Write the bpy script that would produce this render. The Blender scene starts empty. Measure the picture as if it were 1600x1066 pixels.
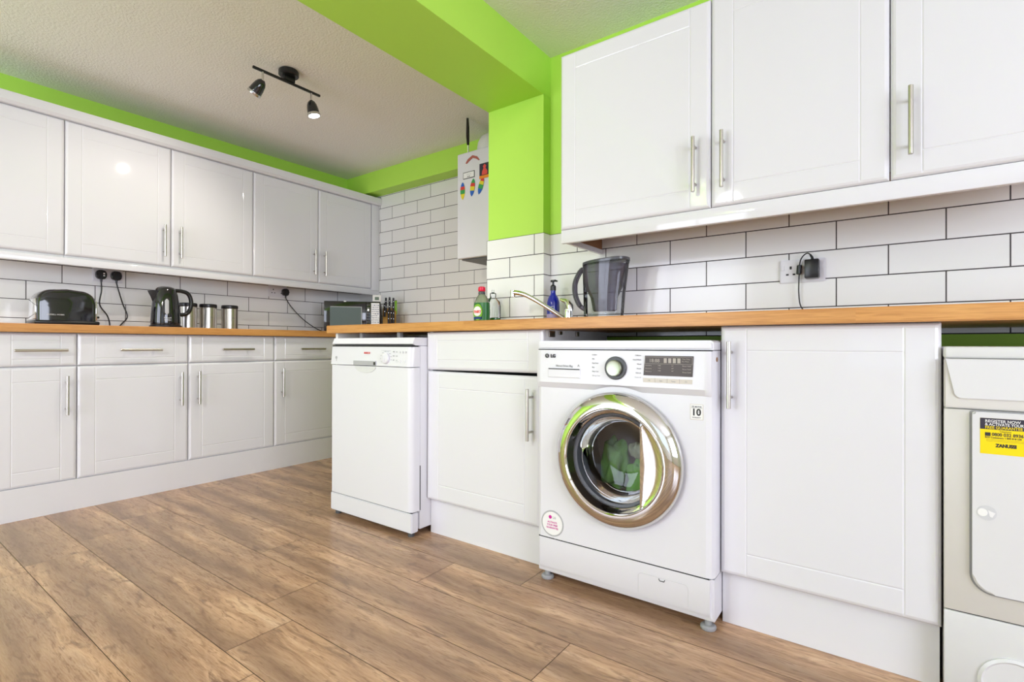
import bpy, bmesh, math, random
from mathutils import Vector, Matrix
random.seed(7)
sc = bpy.context.scene
COL = sc.collection
PI = math.pi

# ------------------------------------------------------------ camera
yaw, pitch, roll = math.radians(36.1963), math.radians(.1281), math.radians(.1113)
Fv = Vector((-math.sin(yaw)*math.cos(pitch), math.cos(yaw)*math.cos(pitch), math.sin(pitch)))
Rv = Vector((math.cos(yaw), math.sin(yaw), 0)); Uv = Rv.cross(Fv)
Rr = Rv*math.cos(roll)+Uv*math.sin(roll); Ur = -Rv*math.sin(roll)+Uv*math.cos(roll)
cd = bpy.data.cameras.new('camera'); cam = bpy.data.objects.new('camera', cd); COL.objects.link(cam)
cam.matrix_world = Matrix(((Rr.x, Ur.x, -Fv.x, 0), (Rr.y, Ur.y, -Fv.y, 0), (Rr.z, Ur.z, -Fv.z, .8161), (0, 0, 0, 1)))
cd.sensor_width = 36; cd.lens = 797.72*36/1600; cd.shift_y = 4.14/1600; cd.clip_start = .02
sc.camera = cam

# ------------------------------------------------------------ world, light, exposure
sc.view_settings.view_transform = 'Standard'; sc.view_settings.look = 'None'
sc.view_settings.exposure = 0.62; sc.view_settings.gamma = 1; sc.view_settings.use_curve_mapping = False
w = bpy.data.worlds.new('daylight'); sc.world = w; w.use_nodes = True
w.node_tree.nodes['Background'].inputs[0].default_value = (.75, .87, 1, 1)
w.node_tree.nodes['Background'].inputs[1].default_value = 1.0

def area(name, loc, rot, sx, sy, power, col=(1, 1, 1)):
    l = bpy.data.lights.new(name, 'AREA'); l.shape = 'RECTANGLE'; l.size = sx; l.size_y = sy
    l.energy = power; l.color = col
    o = bpy.data.objects.new(name, l); COL.objects.link(o); o.location = loc; o.rotation_euler = rot
    return o
XR, YF, ZC = 2.5, -2.6, 2.2535          # right wall, rear wall, ceiling
# daylight entering through the three openings of the room (rear wall x2, right wall)
area('daylight_rear_left', (-2.35, YF-.10, 1.10), (PI/2, 0, 0), 1.9, 2.0, 48, (.86, .90, 1.06))
area('daylight_rear_right', (.75, YF-.10, 1.30), (PI/2, 0, 0), 2.2, 1.5, 1.0, (.86, .90, 1.06))
area('daylight_right', (XR+.10, -.55, 1.30), (0, PI/2, 0), 1.5, 2.4, 69, (.86, .90, 1.06))
# added unseen spot without a fixture, behind the camera, brightens the left run
rl = bpy.data.lights.new('added_fill_spot', 'SPOT'); rl.energy = 62; rl.color = (1, .95, .92); rl.spot_size = math.radians(150); rl.spot_blend = .6; rl.shadow_soft_size = .10
ro = bpy.data.objects.new('added_fill_spot', rl); COL.objects.link(ro); ro.location = (-1.15, -1.3, 2.10)
ro.rotation_euler = Vector((-2.2, 1.5, -1.1)).to_track_quat('-Z', 'Y').to_euler()
sc.cycles.caustics_reflective = False; sc.cycles.caustics_refractive = False

# ------------------------------------------------------------ materials
def mat(name, col, rough=.5, metal=0, coat=0, trans=0, ior=1.45, emit=None, es=0, spec=.5, bump=None, alpha=1):
    m = bpy.data.materials.new(name); m.use_nodes = True; nt = m.node_tree; b = nt.nodes['Principled BSDF']
    b.inputs['Base Color'].default_value = (*col, 1); b.inputs['Roughness'].default_value = rough
    b.inputs['Metallic'].default_value = metal; b.inputs['IOR'].default_value = ior
    b.inputs['Coat Weight'].default_value = coat; b.inputs['Coat Roughness'].default_value = .05
    b.inputs['Transmission Weight'].default_value = trans; b.inputs['Specular IOR Level'].default_value = spec
    b.inputs['Alpha'].default_value = alpha
    if emit: b.inputs['Emission Color'].default_value = (*emit, 1); b.inputs['Emission Strength'].default_value = es
    if bump:
        tc = nt.nodes.new('ShaderNodeTexCoord'); n = nt.nodes.new('ShaderNodeTexNoise'); bp = nt.nodes.new('ShaderNodeBump')
        n.inputs['Scale'].default_value = bump[0]; n.inputs['Detail'].default_value = 3
        bp.inputs['Strength'].default_value = bump[1]; bp.inputs['Distance'].default_value = bump[2]
        nt.links.new(tc.outputs['Object'], n.inputs['Vector']); nt.links.new(n.outputs['Fac'], bp.inputs['Height'])
        nt.links.new(bp.outputs['Normal'], b.inputs['Normal'])
    return m
class NT:
    """tiny node helper"""
    def __init__(s, m): s.nt = m.node_tree; s.b = s.nt.nodes['Principled BSDF']
    def n(s, t, **k):
        x = s.nt.nodes.new(t)
        for a, v in k.items(): setattr(x, a, v)
        return x
    def l(s, a, b): s.nt.links.new(a, b)
    def math(s, op, a, b=None, c=None):
        x = s.n('ShaderNodeMath', operation=op)
        for i, v in enumerate((a, b, c)):
            if v is None: continue
            if isinstance(v, (int, float)): x.inputs[i].default_value = v
            else: s.l(v, x.inputs[i])
        return x.outputs[0]
    def comb(s, a, b, c):
        x = s.n('ShaderNodeCombineXYZ')
        for i, v in enumerate((a, b, c)):
            if isinstance(v, (int, float)): x.inputs[i].default_value = v
            else: s.l(v, x.inputs[i])
        return x.outputs[0]
    def noise(s, vec, scale, detail=4, rough=.55, dist=0):
        x = s.n('ShaderNodeTexNoise'); x.inputs['Scale'].default_value = scale; x.inputs['Detail'].default_value = detail
        x.inputs['Roughness'].default_value = rough; x.inputs['Distortion'].default_value = dist
        s.l(vec, x.inputs['Vector']); return x.outputs['Fac']
    def ramp(s, fac, stops):
        x = s.n('ShaderNodeValToRGB'); e = x.color_ramp.elements
        while len(e) < len(stops): e.new(.5)
        for i, (p, c) in enumerate(stops): e[i].position = p; e[i].color = (*c, 1)
        s.l(fac, x.inputs[0]); return x.outputs[0]
    def mix(s, fac, a, b, blend='MIX'):
        x = s.n('ShaderNodeMix', data_type='RGBA', blend_type=blend)
        for i, v in ((0, fac), (6, a), (7, b)):
            if isinstance(v, (int, float)): x.inputs[i].default_value = v
            elif isinstance(v, tuple): x.inputs[i].default_value = (*v, 1)
            else: s.l(v, x.inputs[i])
        return x.outputs[2]
    def bump(s, h, strength, dist):
        x = s.n('ShaderNodeBump'); x.inputs['Strength'].default_value = strength; x.inputs['Distance'].default_value = dist
        s.l(h, x.inputs['Height']); s.l(x.outputs[0], s.b.inputs['Normal'])
    def xyz(s):
        tc = s.n('ShaderNodeTexCoord'); x = s.n('ShaderNodeSeparateXYZ'); s.l(tc.outputs['Object'], x.inputs[0])
        return x.outputs[0], x.outputs[1], x.outputs[2]

GREEN = (.465, .78, .095)
M_white = mat('cabinet_white_gloss', (.725, .718, .745), .05)
M_carc = mat('cabinet_white_carcass', (.80, .80, .79), .35)
M_chip = mat('chipboard', (.30, .15, .07), .7)
M_trim = mat('trim_white', (.71, .705, .72), .35)
M_green = mat('green_emulsion', GREEN, .55, bump=(220, .12, .002))
M_cream = mat('cream_wall', (.80, .78, .74), .6)
M_ceil = mat('textured_ceiling', (.86, .84, .81), .85, bump=(95, .55, .006))
M_app = mat('appliance_white', (.722, .715, .750), .28)
M_appg = mat('appliance_grey_white', (.66, .66, .66), .35)
M_gap = mat('dark_gap', (.02, .02, .022), .7)
M_dryer = mat('dryer_cream', (.655, .63, .595), .3)
M_dryw = mat('dryer_white', (.70, .695, .70), .25)
M_steel = mat('brushed_steel', (.56, .53, .49), .28, 1)
M_chrome = mat('chrome', (.72, .71, .70), .05, 1)
M_chrome2 = mat('satin_chrome', (.6, .6, .6), .22, 1)
M_dialc = mat('dial_silver', (.36, .38, .30), .35, 1)
M_black = mat('black_plastic', (.012, .012, .014), .3)
M_blackg = mat('black_gloss', (.010, .010, .012), .08, coat=.5)
M_blackm = mat('black_rubber', (.02, .02, .022), .65)
M_grey = mat('grey_plastic', (.30, .30, .31), .4)
M_dgrey = mat('dark_grey_rubber', (.075, .078, .082), .4)
M_lgrey = mat('light_grey_print', (.42, .42, .43), .5)
M_pgrey = mat('faint_grey_print', (.60, .60, .61), .5)
M_ink = mat('black_print', (.03, .03, .03), .5)
M_red = mat('red_print', (.72, .08, .06), .5)
M_pink = mat('magenta_print', (.55, .02, .28), .5)
M_paper = mat('white_label', (.82, .81, .80), .45)
M_beige = mat('beige_buttons', (.60, .55, .48), .35)
M_disp = mat('smoked_display', (.085, .070, .065), .35, spec=.3)
M_dprint = mat('display_print', (.42, .38, .34), .5)
def glass_mat(name, tint, ior=1.45, rough=.02, haze=None, hz=0):
    m = bpy.data.materials.new(name); m.use_nodes = True; nt = m.node_tree; out = nt.nodes['Material Output']; nt.nodes.remove(nt.nodes['Principled BSDF'])
    tr = nt.nodes.new('ShaderNodeBsdfTransparent'); tr.inputs[0].default_value = (*tint, 1)
    gl = nt.nodes.new('ShaderNodeBsdfGlossy'); gl.inputs['Roughness'].default_value = rough
    fr = nt.nodes.new('ShaderNodeFresnel'); fr.inputs[0].default_value = ior
    last = tr.outputs[0]
    if haze:
        df = nt.nodes.new('ShaderNodeBsdfDiffuse'); df.inputs[0].default_value = (*haze, 1)
        mh = nt.nodes.new('ShaderNodeMixShader'); mh.inputs[0].default_value = hz; nt.links.new(last, mh.inputs[1]); nt.links.new(df.outputs[0], mh.inputs[2]); last = mh.outputs[0]
    mx = nt.nodes.new('ShaderNodeMixShader'); nt.links.new(fr.outputs[0], mx.inputs[0]); nt.links.new(last, mx.inputs[1]); nt.links.new(gl.outputs[0], mx.inputs[2])
    nt.links.new(mx.outputs[0], out.inputs[0]); return m
M_clear = glass_mat('clear_plastic', (.93, .94, .95), 1.35)
M_glass = glass_mat('door_glass', (.80, .82, .86), 1.45)
M_smoke = glass_mat('smoked_plastic', (.55, .53, .60), 1.35, .08, (.20, .18, .23), .24)
M_water = glass_mat('water', (.95, .97, .98), 1.2)
M_blue = mat('cobalt_plastic', (.008, .018, .30), .12, coat=.5)
M_lilac = mat('lilac_label', (.40, .33, .50), .5)
M_gliq = mat('green_soap', (.03, .22, .03), .1)
M_glabel = mat('green_label', (.02, .14, .03), .35)
M_glab2 = mat('lime_label', (.20, .45, .03), .35)
M_navy = mat('navy_label', (.01, .03, .20), .35)
M_capred = mat('red_cap', (.72, .01, .05), .3)
M_yel = mat('yellow_sticker', (.90, .68, .0), .4)
M_stkb = mat('sticker_black', (.035, .03, .05), .4)
M_cloth = mat('green_laundry', (.20, .46, .10), .85, bump=(30, .5, .01))
M_cloth2 = mat('grey_green_laundry', (.33, .36, .24), .85, bump=(30, .5, .01))
M_drum = mat('drum_steel', (.55, .48, .42), .4, 1)
M_lime = mat('lime_plastic', (.28, .62, .02), .35)
M_screen = mat('lcd_grey', (.10, .15, .10), .3)
M_mwglass = mat('oven_window', (.09, .12, .105), .2)
M_foam = mat('white_flue', (.72, .72, .68), .5)
M_bulb = mat('lit_bulb', (1, .96, .85), .4, emit=(1, .95, .86), es=9)
M_frame = mat('window_frame_white', (.8, .8, .8), .3)

def tile_mat(name, axis, off, base=(.84, .84, .84)):
    m = mat(name, base, .12); t = NT(m); x, y, z = t.xyz()
    a = x if axis == 'x' else y
    br = t.n('ShaderNodeTexBrick'); br.offset = .5; br.offset_frequency = 2; br.squash = 1
    br.inputs['Scale'].default_value = 1; br.inputs['Mortar Size'].default_value = .0021; br.inputs['Mortar Smooth'].default_value = .15
    br.inputs['Brick Width'].default_value = .3015; br.inputs['Row Height'].default_value = .1022; br.inputs['Bias'].default_value = 0
    br.inputs['Color1'].default_value = (*base, 1); br.inputs['Color2'].default_value = (base[0]*.975, base[1]*.975, base[2]*.97, 1)
    br.inputs['Mortar'].default_value = (.055, .048, .05, 1)
    v = t.comb(t.math('SUBTRACT', a, off-3.015*4), t.math('SUBTRACT', z, .957-1.022*2+.1022), 0)
    t.l(v, br.inputs['Vector']); t.l(br.outputs['Color'], t.b.inputs['Base Color'])
    t.l(t.math('MULTIPLY_ADD', br.outputs['Fac'], .6, .12), t.b.inputs['Roughness'])
    h = t.math('SUBTRACT', 1.0, br.outputs['Fac'])
    wob = t.noise(t.comb(x, y, z), 6, 2)
    t.bump(t.math('ADD', h, t.math('MULTIPLY', wob, .35)), .35, .003)
    return m
M_tile_r = tile_mat('metro_tiles_right', 'x', -.143)
M_tile_p = tile_mat('metro_tiles_pillar', 'x', -1.404+.15075)
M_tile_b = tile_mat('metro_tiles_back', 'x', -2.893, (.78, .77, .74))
M_tile_l = tile_mat('metro_tiles_left', 'y', .831)
M_tile_y = tile_mat('metro_tiles_return', 'y', 2.02)

def oak_mat(name, axis, off):
    m = mat(name, (.6, .34, .14), .33); t = NT(m); x, y, z = t.xyz()
    a, b = (x, y) if axis == 'x' else (y, x)
    cell = t.math('FLOOR', t.math('DIVIDE', t.math('SUBTRACT', a, off), 1.3))
    row = t.math('FLOOR', t.math('DIVIDE', b, .09))
    wn = t.n('ShaderNodeTexWhiteNoise', noise_dimensions='2D'); t.l(t.comb(cell, row, 0), wn.inputs['Vector'])
    sh = t.math('MULTIPLY', wn.outputs['Value'], 9)
    n1 = t.noise(t.comb(t.math('MULTIPLY', a, 1.6), t.math('MULTIPLY', b, 30), t.math('ADD', t.math('MULTIPLY', z, 34), sh)), 1.0, 4, .6, .6)
    n2 = t.noise(t.comb(t.math('MULTIPLY', a, 14), t.math('MULTIPLY', b, 240), t.math('ADD', t.math('MULTIPLY', z, 260), sh)), 1.0, 2)
    c = t.ramp(n1, [(.25, (.45, .175, .045)), (.5, (.60, .275, .075)), (.75, (.70, .36, .115))])
    c = t.mix(.28, c, t.ramp(n2, [(.35, (.33, .14, .038)), (.6, (.72, .40, .14))]))
    c = t.mix(t.math('MULTIPLY', wn.outputs['Value'], .30), c, (.44, .20, .06))
    t.l(c, t.b.inputs['Base Color']); t.bump(n2, .08, .001)
    return m
M_oak_r = oak_mat('oak_block_right', 'x', -.643)
M_oak_l = oak_mat('oak_block_left', 'y', .755)
M_block = mat('knife_block_wood', (.50, .26, .06), .4)

def floor_mat():
    m = mat('oak_laminate', (.4, .22, .1), .34, coat=.0); t = NT(m); x, y, z = t.xyz()
    at = t.n('ShaderNodeAttribute', attribute_name='plank', attribute_type='GEOMETRY')
    s = t.n('ShaderNodeSeparateColor'); t.l(at.outputs['Color'], s.inputs[0])
    r1, r2, pv = s.outputs[0], s.outputs[1], s.outputs[2]
    sx = t.math('ADD', x, t.math('MULTIPLY', r1, 37)); sy = t.math('ADD', y, t.math('MULTIPLY', r2, 11))
    warp = t.noise(t.comb(t.math('MULTIPLY', sx, 2.2), t.math('MULTIPLY', sy, 7), 0), 1, 3, .5)
    yy = t.math('ADD', t.math('MULTIPLY', sy, 17), t.math('MULTIPLY', warp, 2.0))
    big = t.noise(t.comb(t.math('MULTIPLY', sx, 1.5), t.math('MULTIPLY', yy, .42), 0), 1.0, 3, .5)
    med = t.noise(t.comb(t.math('MULTIPLY', sx, 2.4), t.math('MULTIPLY', yy, 1.7), 3), 1.0, 6, .62, .25)
    pore = t.noise(t.comb(t.math('MULTIPLY', sx, 16), t.math('MULTIPLY', sy, 95), 6), 1.0, 4, .65, .6)
    fine = t.noise(t.comb(t.math('MULTIPLY', sx, 22), t.math('MULTIPLY', sy, 330), 0), 1, 3, .6)
    knot = t.noise(t.comb(t.math('MULTIPLY', sx, 7), t.math('MULTIPLY', sy, 22), 9), 1, 3, .6, .8)
    c = t.ramp(med, [(.32, (.21, .10, .045)), (.44, (.42, .23, .118)), (.56, (.60, .355, .195)), (.70, (.78, .52, .325))])
    c = t.mix(t.ramp(big, [(.42, (0, 0, 0)), (.60, (.70, .70, .70))]), c, (.29, .165, .10))
    c = t.mix(t.ramp(knot, [(.59, (0, 0, 0)), (.70, (.8, .8, .8))]), c, (.15, .075, .04))
    c = t.mix(.20, c, t.ramp(fine, [(.35, (.26, .15, .09)), (.6, (.72, .53, .37))]))
    c = t.mix(t.math('MULTIPLY', t.ramp(pore, [(.52, (0, 0, 0)), (.66, (1, 1, 1))]), .6), c, (.20, .10, .05))
    c = t.mix(t.math('MULTIPLY', r2, .22), c, (.40, .25, .155))
    # darker heartwood band that wanders along each plank
    bc = t.math('MULTIPLY_ADD', t.noise(t.comb(t.math('MULTIPLY', sx, .9), r1, 5), 1, 2), 1.3, -.35)
    bd = t.math('ABSOLUTE', t.math('SUBTRACT', pv, bc))
    c = t.mix(t.math('MULTIPLY', t.ramp(bd, [(.02, (1, 1, 1)), (.34, (0, 0, 0))]), .62), c, (.205, .12, .075))
    t.l(c, t.b.inputs['Base Color']); t.bump(fine, .06, .001)
    t.l(t.math('MULTIPLY_ADD', med, .10, .20), t.b.inputs['Roughness'])
    return m
M_floor = floor_mat()
M_joint = mat('plank_joint', (.07, .038, .022), .7)
M_subfl = mat('joint_pale', (.42, .26, .15), .6)

# ------------------------------------------------------------ mesh helpers
class B:
    def __init__(s): s.bm = bmesh.new()
    def box(s, x0, x1, y0, y1, z0, z1, bev=0, seg=2, M=None):
        bm = s.bm if not bev else bmesh.new()
        v = [bm.verts.new((x, y, z)) for z in (z0, z1) for y in (y0, y1) for x in (x0, x1)]
        for f in ((0, 2, 3, 1), (4, 5, 7, 6), (0, 1, 5, 4), (2, 6, 7, 3), (0, 4, 6, 2), (1, 3, 7, 5)): bm.faces.new([v[i] for i in f])
        if bev:
            bmesh.ops.bevel(bm, geom=bm.edges[:], offset=bev, segments=seg, profile=.5, affect='EDGES')
            s.merge(bm, M)
        elif M:
            for q in v: q.co = M @ q.co
        return s
    def merge(s, bm, M=None):
        mp = {}
        for v in bm.verts: mp[v] = s.bm.verts.new(M @ v.co if M else v.co)
        for f in bm.faces:
            try: nf = s.bm.faces.new([mp[v] for v in f.verts]); nf.material_index = f.material_index
            except ValueError: pass
        bm.free(); return s
    def ring(s, c, ax, r, n, ph=0):
        ax = Vector(ax).normalized(); u = ax.orthogonal().normalized()
        if abs(ax.z) > .99: u = Vector((1, 0, 0))
        v = ax.cross(u)
        return [s.bm.verts.new(Vector(c)+u*math.cos(ph+2*PI*i/n)*r+v*math.sin(ph+2*PI*i/n)*r) for i in range(n)]
    def skin(s, rings, cap=True, closed=True):
        n = len(rings[0])
        for a, b in zip(rings, rings[1:]):
            for i in range(n if closed else n-1): s.bm.faces.new((a[i], a[(i+1) % n], b[(i+1) % n], b[i]))
        if cap:
            s.bm.faces.new(rings[0][::-1]); s.bm.faces.new(rings[-1])
        return s
    def cyl(s, a, b, r, n=20, r2=None, ch=0):
        a, b = Vector(a), Vector(b); d = (b-a).normalized(); r2 = r if r2 is None else r2
        rr = [(a, r)] + ([] if not ch else []) + [(b, r2)]
        if ch: rr = [(a, r-ch), (a+d*ch, r), (b-d*ch, r2), (b, r2-ch)]
        s.skin([s.ring(p, d, q, n) for p, q in rr]); return s
    def lathe(s, prof, c=(0, 0, 0), ax=(0, 0, 1), n=32, cap=True, sy=1):
        """prof: list of (radius, distance along axis)"""
        c, ax = Vector(c), Vector(ax).normalized()
        rs = []
        for r, h in prof:
            rg = s.ring(c+ax*h, ax, max(r, .0004), n)
            if sy != 1:
                for v in rg: v.co.y = c.y+(v.co.y-c.y)*sy
            rs.append(rg)
        s.skin(rs, cap); return s
    def tube(s, pts, r, n=10, close=True):
        pts = [Vector(p) for p in pts]; rs = []; pu = None
        for i, p in enumerate(pts):
            d = (pts[min(i+1, len(pts)-1)]-pts[max(i-1, 0)]).normalized()
            u = d.orthogonal().normalized() if pu is None else (pu-d*pu.dot(d)).normalized()
            pu = u; v = d.cross(u); q = r[i] if isinstance(r, (list, tuple)) else r
            rs.append([s.bm.verts.new(p+u*math.cos(2*PI*k/n)*q+v*math.sin(2*PI*k/n)*q) for k in range(n)])
        s.skin(rs, close); return s
    def prism(s, poly, fr, d0, d1):
        """poly in (u,v) of frame fr=(origin,U,V,N), between depths d0..d1 along N"""
        o, U, V, N = [Vector(q) for q in fr]
        a = [s.bm.verts.new(o+U*p[0]+V*p[1]+N*d0) for p in poly]; b = [s.bm.verts.new(o+U*p[0]+V*p[1]+N*d1) for p in poly]
        n = len(poly)
        for i in range(n): s.bm.faces.new((a[i], a[(i+1) % n], b[(i+1) % n], b[i]))
        s.bm.faces.new(a[::-1]); s.bm.faces.new(b); return s
    def text(s, txt, size, fr, u, v, align='CENTER', d=.0004, sx=1.0, bold=0):
        cu = bpy.data.curves.new('t', 'FONT'); cu.body = txt; cu.size = size; cu.extrude = d; cu.align_x = align; cu.offset = bold; cu.resolution_u = 3
        ob = bpy.data.objects.new('t', cu); COL.objects.link(ob)
        me = bpy.data.meshes.new_from_object(ob); bpy.data.objects.remove(ob); bpy.data.curves.remove(cu)
        o, U, V, N = [Vector(q) for q in fr]; o = o+U*u+V*v
        vs = [s.bm.verts.new(o+U*q.co.x*sx+V*q.co.y+N*q.co.z) for q in me.vertices]
        for p in me.polygons:
            try: s.bm.faces.new([vs[i] for i in p.vertices])
            except ValueError: pass
        bpy.data.meshes.remove(me); return s
def smooth(pts, k=6):
    """Catmull-Rom"""
    P = [Vector(p) for p in pts]; P = [P[0]*2-P[1]]+P+[P[-1]*2-P[-2]]; out = []
    for i in range(1, len(P)-2):
        for j in range(k):
            t = j/k; a, b, c, d = P[i-1:i+3]
            out.append(.5*((2*b)+(c-a)*t+(2*a-5*b+4*c-d)*t*t+(3*b-3*c+d-a)*t**3))
    out.append(P[-2]); return out
WL = {}
def finish(name, b, mats, ang=32):
    me = bpy.data.meshes.new(name); bmesh.ops.recalc_face_normals(b.bm, faces=b.bm.faces[:]); b.bm.to_mesh(me); b.bm.free()
    for m in (mats if isinstance(mats, (list, tuple)) else [mats]): me.materials.append(m)
    me.polygons.foreach_set('use_smooth', [True]*len(me.polygons)); me.set_sharp_from_angle(angle=math.radians(ang))
    o = bpy.data.objects.new(name, me); COL.objects.link(o); return o
def part(name, b, mats, parent, local=False, label=None, ang=32, kind=None):
    o = finish(name, b, mats, ang); o.parent = parent
    wl = WL.get(parent.name, Vector()); WL[o.name] = wl
    if not local: o.data.transform(Matrix.Translation(-wl))
    if label: o['label'] = label
    if kind: o['kind'] = kind
    return o
def thing(name, label, cat, loc, group=None, rot=(0, 0, 0)):
    o = bpy.data.objects.new(name, None); COL.objects.link(o); o.location = loc; o.rotation_euler = rot; o.empty_display_size = .05
    WL[o.name] = Vector(loc); o['label'] = label; o['category'] = cat
    if group: o['group'] = group
    return o
def single(name, b, mats, label, cat, group=None, ang=32):
    o = finish(name, b, mats, ang)
    vs = [v.co for v in o.data.vertices]
    c = Vector(((min(v.x for v in vs)+max(v.x for v in vs))/2, (min(v.y for v in vs)+max(v.y for v in vs))/2, min(v.z for v in vs)))
    o.data.transform(Matrix.Translation(-c)); o.location = c
    o['label'] = label; o['category'] = cat
    if group: o['group'] = group
    return o
def struct(name, b, mats, parent=None):
    o = finish(name, b, mats); o['kind'] = 'structure'
    if parent: o.parent = parent
    return o
def copy_tree(root, loc, label, group=None):
    r = root.copy(); COL.objects.link(r); r.location = loc; r['label'] = label; WL[r.name] = Vector(loc)
    if group: r['group'] = group
    for ch in [o for o in bpy.data.objects if o.parent == root]:
        c = ch.copy(); COL.objects.link(c); c.parent = r
        for g in [o for o in bpy.data.objects if o.parent == ch]:
            d = g.copy(); COL.objects.link(d); d.parent = c
    return r

# ------------------------------------------------------------ room
XL, YB, YR = -3.787, 2.87, 2.174
def make_floor():
    b = B(); bm = b.bm; lay = bm.loops.layers.float_color.new('plank')
    x0, x1, y0, y1 = XL, XR, YF, YB
    offs = {0: -1.263, -1: -1.205, 1: -1.415, 2: -1.575, 3: -.695, 4: -1.30, 5: -1.0, 6: -1.7, -2: -.93, -3: -1.42}
    def quad(a, c, d, e, z, mi, col=(0, 0, 0, 1)):
        f = bm.faces.new([bm.verts.new((a, d, z)), bm.verts.new((c, d, z)), bm.verts.new((c, e, z)), bm.verts.new((a, e, z))]); f.material_index = mi
        for l in f.loops: l[lay] = (col[0], col[1], (l.vert.co.y-d)/(e-d), 1)
    quad(x0-.1, x1+.1, y0-.1, y1+.1, -.0012, 1)
    g = .0009
    for k in range(-18, 13):
        ya, yb = .453+.1925*k, .453+.1925*(k+1)
        ya, yb = max(ya, y0-.05), min(yb, y1+.05)
        if yb <= ya: continue
        o = offs.get(k, random.uniform(-1.4, 0)); o += -1.28*math.ceil((o-x0)/1.28)
        x = o
        while x < x1:
            a, c = max(x, x0-.05), min(x+1.28, x1+.05)
            if c > a: quad(a+g, c-g, ya+g, yb-g, 0, 0, (random.random(), random.random(), random.random(), 1))
            x += 1.28
    return struct('floor', b, [M_floor, M_joint])
make_floor()
T = .12
struct('ceiling', B().box(XL-T, XR+T, YF-T, YB+T, ZC, ZC+.1), M_ceil)
# left wall: tiled splashback band + green paint above
wl_ = struct('wall_left', B().box(XL-T, XL, YF-T, YB+T, 0, ZC), M_green)
struct('tile_splashback_left', B().box(XL, XL+.006, .0, YB, .86, 1.40), M_tile_l, wl_)
wb_ = struct('wall_back', B().box(XL, -1.50, YB, YB+T, 0, ZC).box(-1.66, -1.50, YR, YB, 0, ZC), M_green)
struct('tiles_back', B().box(XL, -1.66, YB-.006, YB, .86, 2.10), M_tile_b, wb_)
struct('bulkhead', B().box(XL, -1.66, 2.74, YB, 2.088, ZC), M_green)
wr_ = struct('wall_kitchen_run', B().box(-1.36, XR, YR, YR+T, 0, ZC), M_green)
struct('tiles_run', B().box(-1.3535, XR, YR-.006, YR, .853, 1.366), M_tile_r, wr_)
struct('tiles_return', B().box(-1.3548, -1.349, 2.1102, YR-.006, .853, 1.366), M_tile_y, wr_)
pl_ = struct('pillar', B().box(-1.70, -1.355, 2.110, YR+.05, 0, 2.05), M_green)
struct('tiles_pillar', B().box(-1.706, -1.349, 2.104, 2.110, .853, 1.366), M_tile_p, pl_)
struct('ceiling_beam', B().box(-1.70, -1.355, YF, 2.19, 2.048, ZC), M_green)
# rear wall (behind the camera) with two openings, right wall with one
wf = B()
wf.box(XL, -3.30, YF-T, YF, 0, ZC).box(-1.40, -.35, YF-T, YF, 0, ZC).box(1.85, XR, YF-T, YF, 0, ZC)
wf.box(-3.30, -1.40, YF-T, YF, 2.10, ZC).box(-.35, 1.85, YF-T, YF, 0, .55).box(-.35, 1.85, YF-T, YF, 2.05, ZC).box(-3.30, -1.40, YF-T, YF, 0, .08)
struct('wall_rear', wf, M_cream)
wx = B().box(XR, XR+T, YF-T, -1.75, 0, ZC).box(XR, XR+T, .65, YR+T, 0, ZC).box(XR, XR+T, -1.75, .65, 0, .55).box(XR, XR+T, -1.75, .65, 2.05, ZC)
struct('wall_right', wx, M_cream)
def window(name, n, horiz, a0, a1, z0, z1, at, mull):
    b = B(); f = .05
    def bx(p, q, r, s):
        if horiz: b.box(p, q, at-.06, at-.01, r, s, .004)
        else: b.box(at+.01, at+.06, p, q, r, s, .004)
    bx(a0, a0+f, z0, z1); bx(a1-f, a1, z0, z1); bx(a0+f, a1-f, z0, z0+f); bx(a0+f, a1-f, z1-f, z1)
    for m in mull: bx(m-.03, m+.03, z0+f, z1-f)
    return struct(name, b, M_frame)
window('door_1', 1, True, -3.30, -1.40, .08, 2.10, YF, [-2.35])
window('window_1', 1, True, -.35, 1.85, .55, 2.05, YF, [.38, 1.12])
window('window_2', 1, False, -1.75, .65, .55, 2.05, XR, [-.55])

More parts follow.
